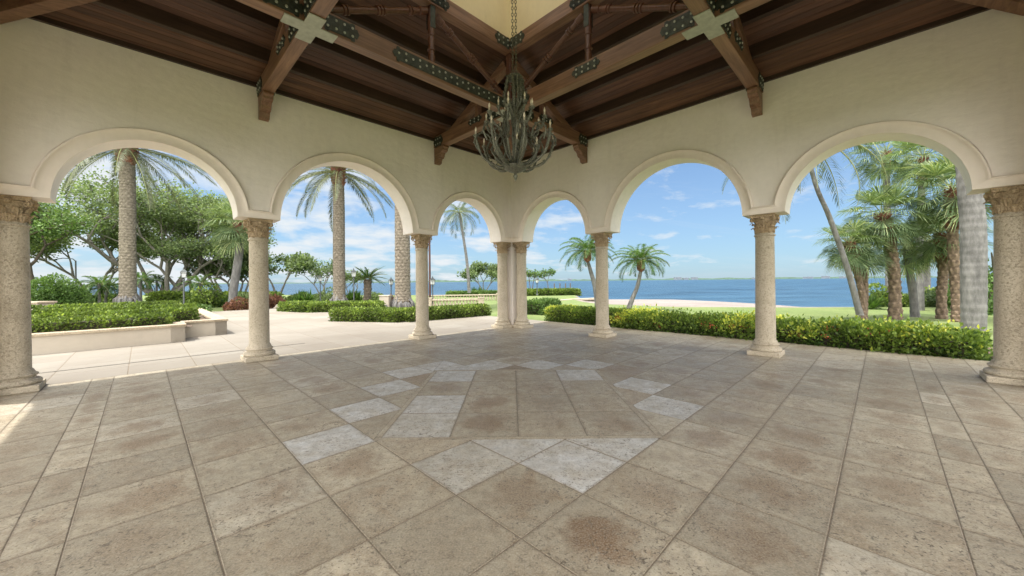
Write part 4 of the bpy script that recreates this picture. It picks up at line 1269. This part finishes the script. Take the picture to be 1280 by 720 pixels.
# date palms -----------------------------------------------------------------
def date_palm(px, Y, zb, ht, rad, label, seed, nf=38, Lr=5.0):
    x = (px - 640) / F * Y; e = empty('date_palm', (x, Y, zb))
    path = [(0, 0, -.1), (.0, 0, ht * .35), (.03, 0, ht * .7), (0, 0, ht)]
    trunk(e, path, lambda t: rad * (1.25 - .3 * min(1, t * 9)) * (1 - .12 * t) if t < .11 else rad * (.95 - .10 * t), 'scale', 'bark_date', n=54)
    boots(e, path, .84, 1.0, rad * .85, .5, 'bark_red', 130)
    mb = MB(); 
    for k in range(40):      # root boss at the foot
        a = k * 2.4; rr = rad * random.uniform(1.0, 1.45); mb.tube([(math.cos(a) * rad * .85, math.sin(a) * rad * .85, random.uniform(.3, .75)), (math.cos(a) * rr, math.sin(a) * rr, random.uniform(.1, .4)), (math.cos(a) * rr * 1.1, math.sin(a) * rr * 1.1, -.1)], [.05, .08, .07], 5, tone=random.uniform(.2, .7))
    mb.build('root_boss', M['bark_grey'], e, smooth=True)
    feather_crown(e, (0, 0, ht), nf, Lr, 110, .58, .042, 'leaf_date', emin=-.6, emax=1.25, droop=.95, rach=.035, seed_az=seed, hang=.35, tbase=.5)
    tag(e, label, 'palm tree', 'thick date palms on the terrace garden'); return e
date_palm(160, 22.0, .30, 9.35, .40, 'thick date palm with scaly trunk rising from the raised planter in the left arch', 1.0)
date_palm(424, 26.0, .0, 9.3, .42, 'thick date palm centred in the middle left arch, crown fully seen', 2.3)
date_palm(503.5, 21.3, .0, 11.6, .45, 'thick date palm trunk beside the white pedestal, crown hidden by the arch', 4.0)

# coconut palms
def coco(path_px, Y, label, r0, r1, nf, Lr, seed, nl=60, Ll=.7, Wl=.035, dy=0, emin=-.75):
    b = D(path_px[0][0], path_px[0][1], Y); e = empty('coconut_palm', b)
    path = [tuple(D(px, py, Y + dy * k / (len(path_px) - 1)) - b) for k, (px, py) in enumerate(path_px)]
    trunk(e, path, lambda t: r0 * (1.25 - 1.2 * t if t < .1 else 1.13 - .1 * t) + (r1 - r0) * t, 'ring', 'bark_grey', n=14)
    feather_crown(e, path[-1], nf, Lr, nl, Ll, Wl, 'leaf_coco', emin=emin, emax=1.2, droop=1.35, rach=.03, seed_az=seed, hang=.5)
    tag(e, label, 'palm tree'); return e
coco([(586.5, 366), (584, 330), (579, 295), (574, 265)], 38, 'slender coconut palm beyond the balustrade in the narrow left arch', .15, .10, 20, 2.9, .6)
coco([(1075, 394), (1059, 335), (1037, 272), (1020, 232), (1004, 172)], 12.6, 'slim leaning coconut palm with bare grey trunk at the left of the right arch', .085, .055, 22, 3.1, 1.1, emin=-.7, Ll=.5, Wl=.028)

# two small feather palms on the beach side
def small_feather(path_px, Y, label, seed, Lr=1.5):
    b = D(path_px[0][0], path_px[0][1], Y); e = empty('feather_palm', b)
    path = [tuple(D(px, py, Y) - b) for px, py in path_px]
    trunk(e, path, lambda t: .12 * (1.2 - .5 * t), 'ring', 'bark_grey', n=16)
    bp = [path[-1], tuple(Vector(path[-1]) + Vector((0, 0, .42)))]
    trunk(e, [tuple(Vector(path[-1]) - Vector((0, 0, .08)))] + [tuple(Vector(path[-1]) + Vector((0, 0, z))) for z in (.15, .3, .5)], lambda t: .09 + .065 * math.sin(t * PI), 'boot', 'bark_red', n=24, name='boot_ball')
    boots(e, [tuple(Vector(path[-1]) - Vector((0, 0, .02))), tuple(Vector(path[-1]) + Vector((0, 0, .45)))], 0, 1, .18, .14, 'bark_red', 90)
    feather_crown(e, tuple(Vector(path[-1]) + Vector((0, 0, .5))), 34, Lr * 1.08, 80, .40, .020, 'leaf_feather', emin=-.25, emax=1.4, droop=1.55, rach=.014, seed_az=seed, hang=.35)
    tag(e, label, 'palm tree', 'small feather palms behind the right terrace hedge'); return e
small_feather([(747.5, 388), (744, 360), (738, 338), (734.5, 326)], 19.5, 'small feather palm with red leaf bases leaning left of the slender right column', .3)
small_feather([(785, 388), (791, 372), (797, 357), (801, 338)], 19.5, 'small feather palm with red leaf bases and curved trunk standing in the middle right arch', 2.0)

# fan palm grove (right)
def sabal(path_px, Y, label, r, cr, pet, nf=30, style='boot', bark='bark_boot', top_boots=True, dy=0, seed=0, name='cabbage_palm', twin=None, nseg=34, crown=True):
    b = D(path_px[0][0], path_px[0][1], Y); b.z = -.12; e = empty(name, b)
    path = [tuple(D(px, py, Y) - b) for px, py in path_px]; path[0] = (0, 0, 0)
    trunk(e, path, lambda t: r * (1.15 - .25 * min(1, t * 5)) * (1 + .1 * t), style, bark, n=30)
    if top_boots: boots(e, path, .72, 1.0, r * 1.0, .24, 'bark_red', 70)
    if crown: fan_crown(e, tuple(Vector(path[-1]) + Vector((0, 0, .1))), nf, pet, cr, nseg=nseg)
    if twin:
        path2 = [tuple(D(px, py, Y + .25) - b) for px, py in twin]; path2[0] = (.1, .1, 0)
        trunk(e, path2, lambda t: r * (1.1 - .2 * min(1, t * 5)), style, bark, n=24)
        boots(e, path2, .66, 1.0, r * 1.05, .22, 'bark_red', 50)
        fan_crown(e, tuple(Vector(path2[-1]) + Vector((0, 0, .1))), nf, pet * .9, cr * .95, nseg=nseg)
    tag(e, label, 'palm tree', 'cabbage palms in the right arch'); return e
sabal([(1119, 398), (1118, 350), (1113, 310), (1103, 272)], 14.2, 'largest cabbage palm with criss-cross boots on its stout trunk, centre of the right arch', .19, .80, .75, 36)
sabal([(1079, 398), (1078, 370), (1068, 330), (1061, 308)], 14.0, 'twin trunked cabbage palm with reddish leaf bases left of the stout one', .115, .68, .55, 26, twin=[(1080, 398), (1081, 370), (1080, 340), (1079, 316)])
sabal([(1144, 396), (1141, 365), (1137, 340), (1134, 312)], 15.0, 'grey trunked cabbage palm right behind the stout one', .135, .75, .7, 26, style='ring', bark='bark_grey', top_boots=False)
sabal([(1157, 372), (1157, 350), (1156, 330), (1154, 300)], 24, 'farther pale trunked palm seen between two nearer trunks', .24, .95, .9, 26, style='ring', bark='bark_grey', top_boots=False)
sabal([(1177, 398), (1177, 365), (1179, 335), (1176, 296)], 14.2, 'dark trunked cabbage palm two trunks left of the great grey palm', .15, .82, .75, 28)
sabal([(1197, 402), (1195, 360), (1191, 300), (1190, 240)], 13.2, 'tall brown trunked cabbage palm with red boots next to the great grey palm', .15, .95, .8, 32)
sabal([(1112, 372), (1110, 300), (1108, 230), (1108, 192)], 21, 'tall cabbage palm behind the stout one, its crown at the top of the arch', .16, 1.15, 1.0, 24, style='ring', bark='bark_grey')
sabal([(1204, 372), (1190, 350), (1172, 325), (1160, 300)], 19, 'thin leaning grey palm crossing behind the dark trunk', .09, .8, .7, 20, style='ring', bark='bark_grey', top_boots=False)
sabal([(1150, 372), (1150, 300), (1152, 240), (1154, 200)], 18, 'tall palm with yellowing fronds high in the right arch', .14, 1.05, .9, 26, style='ring', bark='bark_grey')
# great royal palm
b = D(1217, 418, 10.3); b.z = -.1; e = empty('royal_palm', b)
path = [tuple(D(px, py, 10.3) - b) for px, py in ((1217, 418), (1217, 350), (1216, 280), (1209, 200), (1205, 80), (1203, -20))]; path[0] = (0, 0, 0)
trunk(e, path, lambda t: .205 * (1 + .16 * math.sin(min(1, t * 1.3) * PI)) * (1.12 - .25 * t), 'ring', 'bark_grey', n=40)
mb = MB(); top = Vector(path[-1]); mb.lathe(tuple(top - Vector((0, 0, .05))), [(.19, 0), (.22, .3), (.17, 1.0), (.09, 1.4)], 16); mb.build('crownshaft', M['stem'], e, smooth=True)
feather_crown(e, tuple(top + Vector((0, 0, 1.3))), 16, 3.2, 60, .6, .05, 'leaf_feather', emin=-.5, emax=1.2, droop=1.2, rach=.03)
tag(e, 'great smooth grey royal palm trunk just left of the right corner column', 'palm tree')

# background shrubs right
for (px, Y, rx, rz_, lab, mat) in ((1090, 19, .9, .8, 'bright spiky shrub left behind the stout palm', None), (1105, 21, 1.2, 1.0, 'round green shrub behind the stout palm', 'leaf_hedge'), (1135, 22, 1.6, 1.0, 'wide green shrub behind the grey trunked palm', 'leaf_tree'), (1165, 22, 1.5, .95, 'green shrub behind the dark palm trunk', 'leaf_hedge'), (1188, 20, 1.1, 1.1, 'shrub between the two right brown trunks', 'leaf_tree'), (1228, 16, 1.2, 1.7, 'tall leafy shrub right of the great grey palm', 'leaf_dark'), (1250, 17, 1.4, 3.4, 'tall leafy tree mass behind the right corner column', 'leaf_dark')):
    bb = D(px, 380, Y); bb.z = -.12
    if mat is None:
        e = empty('shrub', bb); tuft(e, (0, 0, 0), 90, .95, .09, 'leaf_feather', emin=.1); tag(e, lab, 'shrub')
    else: bush('shrub', bb, rx, 1.0, rz_, lab, mat, 2600, .10)

# left garden trees -------------------------------------------------------
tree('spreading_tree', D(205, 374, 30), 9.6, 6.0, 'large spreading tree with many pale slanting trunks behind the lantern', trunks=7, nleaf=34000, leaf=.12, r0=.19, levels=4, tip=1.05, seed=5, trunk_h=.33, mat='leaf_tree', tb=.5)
tree('spreading_tree', D(240, 372, 31), 8.2, 4.6, 'second pale trunked spreading tree just right of the lantern', trunks=3, nleaf=17000, leaf=.12, r0=.16, levels=4, tip=1.1, seed=9, trunk_h=.3, mat='leaf_tree', tb=.5)
tree('dark_tree', D(34, 372, 24), 6.4, 4.4, 'dark green layered tree at the far left behind the corner column', trunks=3, nleaf=16000, leaf=.11, r0=.16, levels=4, tip=.95, seed=3, trunk_h=.35, mat='leaf_dark', bark='bark_dark', tb=.55)
tree('sea_grape', D(345, 372, 34), 3.9, 2.9, 'rounded light green tree right of the sabal palm behind the left column', trunks=3, nleaf=7000, leaf=.17, r0=.11, levels=3, tip=.8, seed=12, trunk_h=.35, mat='leaf_tree')
tree('sea_grape', D(300, 372, 33), 3.6, 2.4, 'small rounded tree behind the sabal palm trunk', trunks=3, nleaf=5000, leaf=.17, r0=.11, levels=3, tip=.7, seed=22, trunk_h=.3, mat='leaf_tree')
tree('sparse_tree', D(403, 372, 36), 3.6, 1.9, 'sparse pale small tree left of the middle date palm', trunks=3, nleaf=1500, leaf=.15, r0=.07, levels=3, tip=.55, seed=31, trunk_h=.3, mat='leaf_pale')
tree('sparse_tree', D(440, 372, 38), 2.6, 1.4, 'small sparse tree right of the middle date palm', trunks=2, nleaf=1300, leaf=.15, r0=.07, levels=3, tip=.5, seed=32, trunk_h=.3, mat='leaf_pale')
tree('shore_tree', D(605, 366, 46), 3.6, 1.9, 'round grey-green shore tree left of the corner pier', trunks=3, nleaf=5000, leaf=.16, r0=.09, levels=3, tip=.7, seed=33, trunk_h=.25, mat='leaf_pale', tb=.35)
tree('windswept_tree', D(664, 364, 52), 3.0, .8, 'thin windswept tree next to the corner pier on the far point', trunks=2, nleaf=500, leaf=.16, r0=.08, levels=3, tip=.5, seed=34, trunk_h=.4, mat='leaf_dark', bark='bark_dark')
tree('windswept_tree', D(685, 364, 52), 3.0, 1.0, 'crooked windswept tree with flat crown on the far point', trunks=1, nleaf=600, leaf=.16, r0=.08, levels=3, tip=.55, seed=35, trunk_h=.5, mat='leaf_dark', bark='bark_dark', lean=(-.3, 0))
# round clipped shrub tree
bb = D(67, 376, 19.5); bb.z = .05; bush('topiary_shrub', bb, 1.25, 1.1, 1.45, 'dark rounded shrub on several stems in the left garden', 'leaf_dark', 9000, .07, tb=.42, lumps=16, lift=.55)
tree('spreading_tree', D(120, 374, 29), 6.2, 3.6, 'light green tree standing between the dark left tree and the first date palm', trunks=4, nleaf=17000, leaf=.12, r0=.13, levels=4, tip=.9, seed=55, trunk_h=.3, mat='leaf_tree', tb=.5)
tree('spreading_tree', D(282, 374, 32), 5.2, 3.0, 'lower light green tree behind the curved cabbage palm', trunks=4, nleaf=14000, leaf=.12, r0=.12, levels=4, tip=.9, seed=57, trunk_h=.28, mat='leaf_tree', tb=.5)
# small palms left
def mini_palm(px, Y, ht, Lr, label, nf=18, r=.07, dx=0, mat='leaf_feather', zb=-.05):
    b = D(px, 372, Y); b.z = zb; e = empty('small_palm', b); path = [(0, 0, 0), (dx * .3, 0, ht * .5), (dx, 0, ht)]
    trunk(e, path, lambda t: r, 'ring', 'bark_grey', n=12)
    feather_crown(e, path[-1], nf, Lr, 44, Lr * .28, .04, mat, emin=-.6, emax=1.2, droop=1.3, rach=.015)
    tag(e, label, 'palm tree'); return e
mini_palm(124, 22, 1.6, 1.2, 'small slim palm left of the planter date palm')
mini_palm(131, 22.6, 1.4, 1.2, 'second small slim palm touching the planter date palm', dx=.2)
mini_palm(176, 25, 1.9, 1.2, 'small palm with upright fronds just right of the planter date palm')
mini_palm(196, 30, 1.9, 1.1, 'little palm under the spreading tree left of the lantern')
mini_palm(250, 26, 1.6, 1.3, 'low palm with bright fan fronds right of the lantern')
# sabal right in the left arch
b = D(290, 380, 23); b.z = 0; e = empty('cabbage_palm', b)
path = [tuple(D(px, py, 23) - b) for px, py in ((290, 380), (292, 362), (297, 330), (300, 305), (299, 285))]; path[0] = (0, 0, 0)
trunk(e, path, lambda t: .26 * (1.3 - .9 * min(t * 4, .5)), 'plain', 'bark_grey', nseg=40, n=20)
boots(e, path, .8, 1.02, .18, .4, 'bark_red', 90)
fan_crown(e, tuple(Vector(path[-1]) + Vector((0, 0, .25))), 38, 1.0, 1.15)
tag(e, 'curved trunk cabbage palm left of the second column in the left arch', 'palm tree')
# cycad like palm
b = D(458, 379, 27); b.z = 0; e = empty('cycad', b); trunk(e, [(0, 0, 0), (.1, 0, .8), (.1, 0, 1.75)], lambda t: .24 + .04 * t, 'boot', 'bark_dark', n=24)
feather_crown(e, (.1, 0, 1.8), 44, 1.55, 40, .2, .04, 'leaf_cycad', emin=-.15, emax=1.2, droop=.75, rach=.018, hang=.1)
tag(e, 'dark cycad with short stout trunk right of the middle date palm', 'palm')
# shrubs along the left shore
shr = [(385, 28, 1.1, 1.2, 'spiky agave like clump left of the middle date palm', 'tuft'), (445, 29, .9, 1.2, 'spiky green clump between date palm and cycad', 'tuft'), (375, 33, 1.6, .8, 'low leafy shrub beside the second column on the shore', 'leaf_hedge'), (408, 32, 1.5, .9, 'low shrub in front of the middle date palm trunk', 'leaf_tree'), (470, 34, 1.2, .7, 'low shrub behind the cycad', 'leaf_tree'),
       (305, 22, .9, .75, 'reddish leaved shrub left of the second column', 'leaf_red'), (294, 22.6, .6, .6, 'reddish low shrub at the foot of the curved palm', 'leaf_red'), (345, 24, 1.2, .7, 'reddish shrub just right of the second column', 'leaf_red'), (262, 25, 1.4, 1.5, 'broad bright shrub right of the lantern', 'leaf_hedge'), (312, 26, 1.1, 1.2, 'green shrub behind the curved palm', 'leaf_tree'),
       (95, 23, 1.2, .9, 'green shrub right of the dark rounded shrub', 'leaf_tree'), (48, 21, 1.0, 1.3, 'dark shrub beside the corner column in the left arch', 'leaf_dark'), (135, 24, 1.4, .8, 'leafy shrub behind the planter rows', 'leaf_hedge'), (195, 21, 1.3, .45, 'low green shrub right of the planter date palm', 'leaf_tree'), (228, 19, 1.2, .45, 'low green shrub at the lantern foot', 'leaf_dark'),
       (600, 43, 1.6, 1.1, 'spiky bush beside the round shore tree', 'tuft'), (497, 24.5, .8, .9, 'bronze bromeliad clump on the white pedestal side', 'tuftr'), (690, 17.5, .6, .6, 'dark shrub at the right edge of the corner hedge', 'leaf_dark')]
for (px, Y, rx, rz_, lab, mat) in shr:
    bb = D(px, 372, Y); bb.z = -.06
    if mat.startswith('tuft'):
        e = empty('shrub', bb)
        for q in range(5): tuft(e, (random.uniform(-.6, .6) * rx, random.uniform(-.4, .4), 0), 60, rz_, .10, 'leaf_feather' if mat == 'tuft' else 'leaf_red', emin=.25, tb=.4)
        # merge tufts into one foliage mesh
        ch = list(e.children); me = ch[0].data
        bm = bmesh.new()
        for c_ in ch: bm.from_mesh(c_.data)
        bm.to_mesh(me); bm.free()
        for c_ in ch[1:]: bpy.data.objects.remove(c_)
        tag(e, lab, 'shrub')
    else: bush('shrub', bb, rx, rx * .8, rz_, lab, mat, 1800 if Y > 22 else 2600, .11 if Y > 22 else .07)
# brown mulch/rockery in the planter and along the shore
def rocks(label, pts, z0, name='boulder'):
    for i, (px, Y, s_) in enumerate(pts):
        b = D(px, 372, Y); b.z = z0; mb = MB(); rr = random.Random(i * 7 + int(px)); G = []
        for j in range(6):
            th = PI * j / 5; row = []
            for k in range(9):
                a = 2 * PI * k / 9; q = s_ * rr.uniform(.75, 1.15)
                row.append((q * math.sin(th) * math.cos(a) * 1.3, q * math.sin(th) * math.sin(a), q * math.cos(th) * .6))
            G.append(row)
        mb.grid(G, close=True); o = mb.build(name, M['rock'], smooth=True, angle=35); o.location = b; o.rotation_euler = (0, 0, rr.uniform(0, 6))
        tag(o, label[i], 'rock', 'limestone rocks edging the garden beds')
rocks(['pale rough rock left in the low rock edging by the second column', 'second rough rock of the edging, right of the second column', 'third rough rock in the edging by the second column', 'fourth rough rock, beside the reddish shrubs', 'flat tan rock in the bed right of the planter palm', 'flat tan rock left of the planter palm', 'small tan rock left end of the planter bed', 'rock at the right end of the low corner hedge'],
      [(352, 22.5, .35), (361, 22.8, .4), (372, 23.2, .32), (322, 21.5, .35), (185, 20.5, .5), (143, 20.5, .45), (118, 20.2, .4), (604, 17.3, .22)], .05)

# ------------------------------------------------------------------ lanterns
def lantern_post(px, Y, top_py, base_py, label, sc_=1.0):
    b = D(px, base_py, Y); tz = D(px, top_py, Y).z
    e = empty('lantern_post', b); H = tz - b.z; hh = .52 * sc_; w = .15 * sc_; z0 = H - hh
    mb = MB(); mb.lathe((0, 0, 0), [(.10, 0), (.10, .06), (.05, .10), (.035, .2), (.032, z0 - .1), (.05, z0 - .08), (.05, z0 - .04), (.02, z0)], 12); mb.build('post', M['lampmetal'], e, smooth=True, angle=40)
    mb = MB(); mb.lathe((0, 0, z0), [(.04, 0), (w * .75, .03), (w * .75, .045), (.02, .05)], 4)
    for k in range(4):
        a = k * PI / 2; c_, s_ = math.cos(a), math.sin(a)
        mb.tube([(w * .72 * c_, w * .72 * s_, z0 + .04), (w * c_, w * s_, z0 + .30 * sc_)], .009, 4)
        c2, s2 = math.cos(a + PI / 2), math.sin(a + PI / 2)
        mb.tube([(w * c_, w * s_, z0 + .30 * sc_), (w * c2, w * s2, z0 + .30 * sc_)], .009, 4)
        mb.tube([(w * .95 * c_, w * .95 * s_, z0 + .24 * sc_), (w * .95 * c2, w * .95 * s2, z0 + .24 * sc_)], .006, 4)
    mb.build('lantern_frame', M['lampmetal'], e)
    mb = MB(); mb.lathe((0, 0, z0), [(w * 1.15, .30 * sc_), (w * 1.1, .315 * sc_), (w * .45, .40 * sc_), (w * .25, .42 * sc_), (w * .25, .45 * sc_), (.015, .47 * sc_), (.02, .49 * sc_), (.004, .52 * sc_)], 4); mb.build('lantern_cap', M['lampmetal'], e)
    mb = MB(); mb.lathe((0, 0, z0), [(w * .62, .05), (w * .86, .295 * sc_)], 4); mb.build('lantern_glass', M['lampglass'], e)
    tag(e, label, 'lamp post', 'black garden lanterns on posts'); return e
lantern_post(230, 17.0, 334, 386, 'black lantern on a post among the planter hedges, leftmost lantern')
lantern_post(400.5, 26.0, 343, 378, 'black lantern post left of the middle date palm')
lantern_post(442.5, 20.6, 335, 388, 'black lantern post standing in the low hedge right of the middle date palm')
lantern_post(489, 22.5, 346, 372, 'black lantern behind the white pedestal')
lantern_post(541, 20.5, 345, 389, 'black lantern post right of the slender column by the balustrade')
lantern_post(671.5, 30, 346, 369, 'small lantern post on the lawn right of the corner pier')
# tall maroon flag pole
b = D(537.5, 372, 24); e = MB(); e.tube([(0, 0, -.1), (0, 0, 6.4)], [.07, .055], 10); e.lathe((0, 0, 6.35), [(.02, 0), (.09, .05), (.09, .12), (.02, .18)], 10)
o = e.build('flagpole', M['maroon'], smooth=True, angle=40); o.location = b; tag(o, 'tall thin dark maroon pole beside the slender left column', 'pole')
# swan neck street lamp far left
b = D(95, 372, 26); e = empty('street_lamp', b); mb = MB(); mb.tube([(0, 0, 0), (0, 0, 2.6)], [.05, .04], 8); mb.tube([(0, 0, 2.55), (-.2, 0, 2.72), (-.9, 0, 2.78), (-1.5, 0, 2.68)], .03, 6); mb.build('pole', M['lampmetal'], e)
mb = MB(); mb.box((-1.6, 0, 2.66), (.42, .2, .07)); mb.build('lamp_head', M['lampmetal'], e, bevel=.02); tag(e, 'thin street lamp with long arm above the dark rounded shrub', 'street lamp')
# pedestal with plaque
b = D(482, 386.5, 21.2); b.z = 0; e = empty('pedestal', b); mb = MB(); mb.box((0, 0, .36), (.52, .52, .72)); mb.box((0, 0, .745), (.60, .60, .05)); mb.build('block', M['planter'], e, bevel=.01)
mb = MB(); mb.box((.10, -.268, .16), (.18, .012, .14)); mb.build('plaque', M['sign'], e); tag(e, 'white square pedestal with small dark plaque left of the thick palm foot', 'pedestal')
# small wall block in the left garden
b = D(45, 385, 13.5); b.z = .36; e = empty('garden_pillar', b); mb = MB(); mb.box((0, 0, .25), (.75, .5, .5)); mb.build('block', M['planter'], e); mb = MB(); mb.box((0, 0, .53), (.85, .6, .06)); mb.build('coping', M['coping'], e, bevel=.01)
tag(e, 'short cream garden pillar with coping among the planter rows', 'pillar')
# balustrades -----------------------------------------------------------------
def balustrade(p, q, z0, hgt, n, label, r=.055):
    p = Vector(p); q = Vector(q); d = q - p; Ld = d.length; a = math.atan2(d.y, d.x); e = empty('balustrade', (p.x, p.y, z0), a)
    mb = MB(); mb.box((Ld / 2, 0, .05), (Ld, .22, .10)); mb.build('bottom_rail', M['balust'], e, bevel=.01)
    mb = MB(); mb.box((Ld / 2, 0, hgt - .045), (Ld, .24, .09)); mb.build('top_rail', M['balust'], e, bevel=.015)
    mb = MB(); mb.lathe((0, 0, 0), [(.06, .10), (.06, .13), (.035, .15), (.075, hgt * .38), (.07, hgt * .5), (.035, hgt * .68), (.035, hgt - .14), (.06, hgt - .12), (.06, hgt - .09)], 10)
    first = mb.build('baluster', M['balust'], e, smooth=True, angle=40); first.location = (Ld / n * .5, 0, 0)
    for k in range(1, n): c_ = first.copy(); COL.objects.link(c_); c_.parent = e; c_.location = (Ld / n * (k + .5), 0, 0)
    for x in (-.16, Ld + .16):
        mb = MB(); mb.box((x, 0, hgt / 2 + .02), (.32, .32, hgt + .04)); mb.box((x, 0, hgt + .06), (.38, .38, .05)); mb.build('end_post', M['balust'], e, bevel=.01)
    tag(e, label, 'balustrade', 'cast stone balustrades'); return e
balustrade(P(540, 388, -.05)[:2], P(598, 387, -.05)[:2], -.06, .62, 14, 'near cast stone balustrade right of the slender left column')
pA = D(533, 380, 30); pB = D(621, 380, 31)
balustrade(pA[:2], pB[:2], -.25, .68, 24, 'farther cast stone balustrade, seen above the near one')
# seawall right of the pier -----------------------------------------------------
sw = empty('seawall', P(660, 379, -.1)); o_ = sw.location.copy()
pts = [P(650, 380, -.1), P(668, 378.5, -.1), P(690, 376.5, -.1), P(715, 374.5, -.1), P(746, 373.0, -.1)]
mb = MB()
for a_, b_ in zip(pts[:-1], pts[1:]):
    mb.beam(a_ - o_ + Vector((0, 0, -.02)), b_ - o_ + Vector((0, 0, -.02)) + (b_ - a_) * .02, .55, .16)
mb.build('cap', M['balust'], sw, bevel=.01)
mb = MB()
for a_, b_ in zip(pts[:-1], pts[1:]): mb.beam(a_ - o_ + Vector((0, .12, -.5)), b_ - o_ + Vector((0, .12, -.5)), .2, .8)
mb.build('panel', M['sleeper'], sw)
tot = 0
for a_, b_ in zip(pts[1:-1], pts[2:]):
    n = max(2, int((b_ - a_).length / .8))
    for k in range(n):
        mb = MB(); c_ = a_ + (b_ - a_) * (k / n) - o_; mb.tube([tuple(c_ + Vector((0, -.22, -.11))), tuple(c_ + Vector((0, -.22, -1.1)))], .09, 8); mb.build('pile', M['bark_dark'], sw)
tag(sw, 'low curved concrete seawall on dark timber piles left of the feather palms', 'seawall')
# thin mooring posts offshore
for i, (px, Y) in enumerate(((693, 62), (700, 63), (707, 62), (713, 64))):
    b = D(px, 366, Y); b.z = -1.2; mb = MB(); mb.tube([(0, 0, 0), (0, 0, 2.2)], [.10, .09], 7); mb.lathe((0, 0, 2.2), [(.1, 0), (.1, .02), (.01, .12)], 7); o = mb.build('mooring_post', M['bark_dark']); o.location = b
    tag(o, ['leftmost thin mooring post in the water beyond the far hedge', 'second mooring post from the left beyond the far hedge', 'third mooring post from the left beyond the far hedge', 'rightmost mooring post beyond the end of the far hedge'][i], 'post', 'mooring posts in the water')

# ------------------------------------------------------------------ chandelier
CC = Vector((.06, 5.0, 0))
ch = empty('chandelier', CC + Vector((0, 0, 4.25)))
oz = 4.25
def arm(az, pts, r, nm='arm', candle=True):
    c_, s_ = math.cos(az), math.sin(az)
    mb = MB(); P3 = []
    sub = []
    for i in range(len(pts) - 1):
        for q in range(5):
            sub.append(path_pt([(a[0], 0, a[1]) for a in pts], (i + q / 5) / (len(pts) - 1)))
    sub.append(Vector((pts[-1][0], 0, pts[-1][1])))
    rr = [r * random.uniform(.9, 1.6) for _ in sub]
    tw = random.uniform(-.06, .06)
    W3 = []
    for i, p in enumerate(sub):
        k = math.sin(i / len(sub) * PI) * tw
        x, y = rot2(p.x, k, az); W3.append((x, y, p.z - oz))
    mb.tube(W3, rr, 6)
    # leaf scrolls and thorns along the arm
    for i in range(2, len(W3) - 1, 2):
        p = Vector(W3[i]); d = Vector((random.uniform(-1, 1), random.uniform(-1, 1), random.uniform(-.2, 1))).normalized(); l = random.uniform(.03, .06)
        sd_ = d.orthogonal().normalized() * l * .35; m_ = p + d * l * .5
        mb.add([tuple(p), tuple(m_ + sd_), tuple(p + d * l), tuple(m_ - sd_)], [(0, 1, 2, 3)], 1.0)
        mb.add([tuple(p), tuple(m_ + sd_.cross(d).normalized() * l * .3), tuple(p + d * l * .9), tuple(m_ - sd_.cross(d).normalized() * l * .3)], [(0, 1, 2, 3)], 1.0)
    o = mb.build(nm, M['bronze'], ch, smooth=True, angle=60, recalc=False)
    if candle:
        e = Vector(W3[-1])
        m2 = MB(); m2.lathe(tuple(e), [(.008, -.02), (.03, 0), (.036, .015), (.03, .018), (.012, .012), (.013, .018)], 10); m2.build('drip_cup', M['bronze'], o, smooth=True, angle=40)
        m2 = MB(); m2.lathe(tuple(e), [(.012, .012), (.012, .055), (.014, .06)], 8); m2.build('candle', M['candle'], o, smooth=True, angle=40)
        m2 = MB(); m2.lathe(tuple(e), [(.006, .06), (.013, .075), (.014, .09), (.007, .115), (.001, .13)], 8); m2.build('bulb', M['bulb'], o, smooth=True)
    return o
for k in range(8):
    arm(k * PI / 4 + .2, [(.05, 3.05), (.22, 3.03), (.42, 3.14), (.50, 3.30), (.53, 3.42)], .014)
for k in range(8):
    arm(k * PI / 4 + .58, [(.05, 3.07), (.20, 3.12), (.33, 3.30), (.24, 3.45), (.36, 3.55), (.40, 3.68)], .012)
for k in range(6):
    arm(k * PI / 3 + .1, [(.04, 3.08), (.12, 3.25), (.16, 3.50), (.12, 3.66), (.20, 3.76), (.22, 3.84)], .012)
for k in range(6):
    arm(k * PI / 3 + .6, [(.05, 3.07), (.16, 3.08), (.27, 3.16), (.31, 3.27)], .011)
for k in range(8):     # shoulder scrolls that close the basket
    arm(k * PI / 4, [(.50, 3.28), (.55, 3.40), (.47, 3.50), (.36, 3.47), (.30, 3.36), (.20, 3.50), (.12, 3.80)], .009, 'scroll', False)
for k in range(10):
    arm(k * PI / 5, [(.03, 3.60), (.05, 3.78), (.125, 3.88), (.135, 4.0), (.115, 4.12), (.105, 4.22)], .014, 'crown_strand', False)
mb = MB(); mb.lathe((0, 0, -oz), [(.004, 2.85), (.022, 2.89), (.03, 2.92), (.016, 2.945), (.03, 2.96), (.10, 2.985), (.155, 3.02), (.165, 3.045), (.12, 3.06), (.03, 3.08)], 20); mb.build('bowl', M['bronze'], ch, smooth=True, angle=40)
mb = MB(); mb.lathe((0, 0, -oz), [(.016, 3.05), (.016, 3.3), (.03, 3.33), (.016, 3.36), (.016, 3.7), (.035, 3.74), (.016, 3.78), (.016, 4.2), (.09, 4.22), (.11, 4.235), (.11, 4.255), (.05, 4.27), (.012, 4.29)], 14); mb.build('stem', M['bronze'], ch, smooth=True, angle=40)
for sx_ in (-.022, .022):
    mb = MB(); z = .03
    k = 0
    while z < 9.19 - oz:
        ang = 0 if k % 2 else PI / 2; pts = []
        for q in range(9):
            a = 2 * PI * q / 8; u_, w_ = .013 * math.cos(a), .028 * math.sin(a); pts.append((sx_ + u_ * math.cos(ang), u_ * math.sin(ang), z + w_))
        mb.tube(pts, .0045, 4, caps=False); z += .043; k += 1
    mb.build('chain', M['bronze'], ch, smooth=True)
tag(ch, 'ornate verdigris bronze candle chandelier hanging on chains under the cupola', 'chandelier')
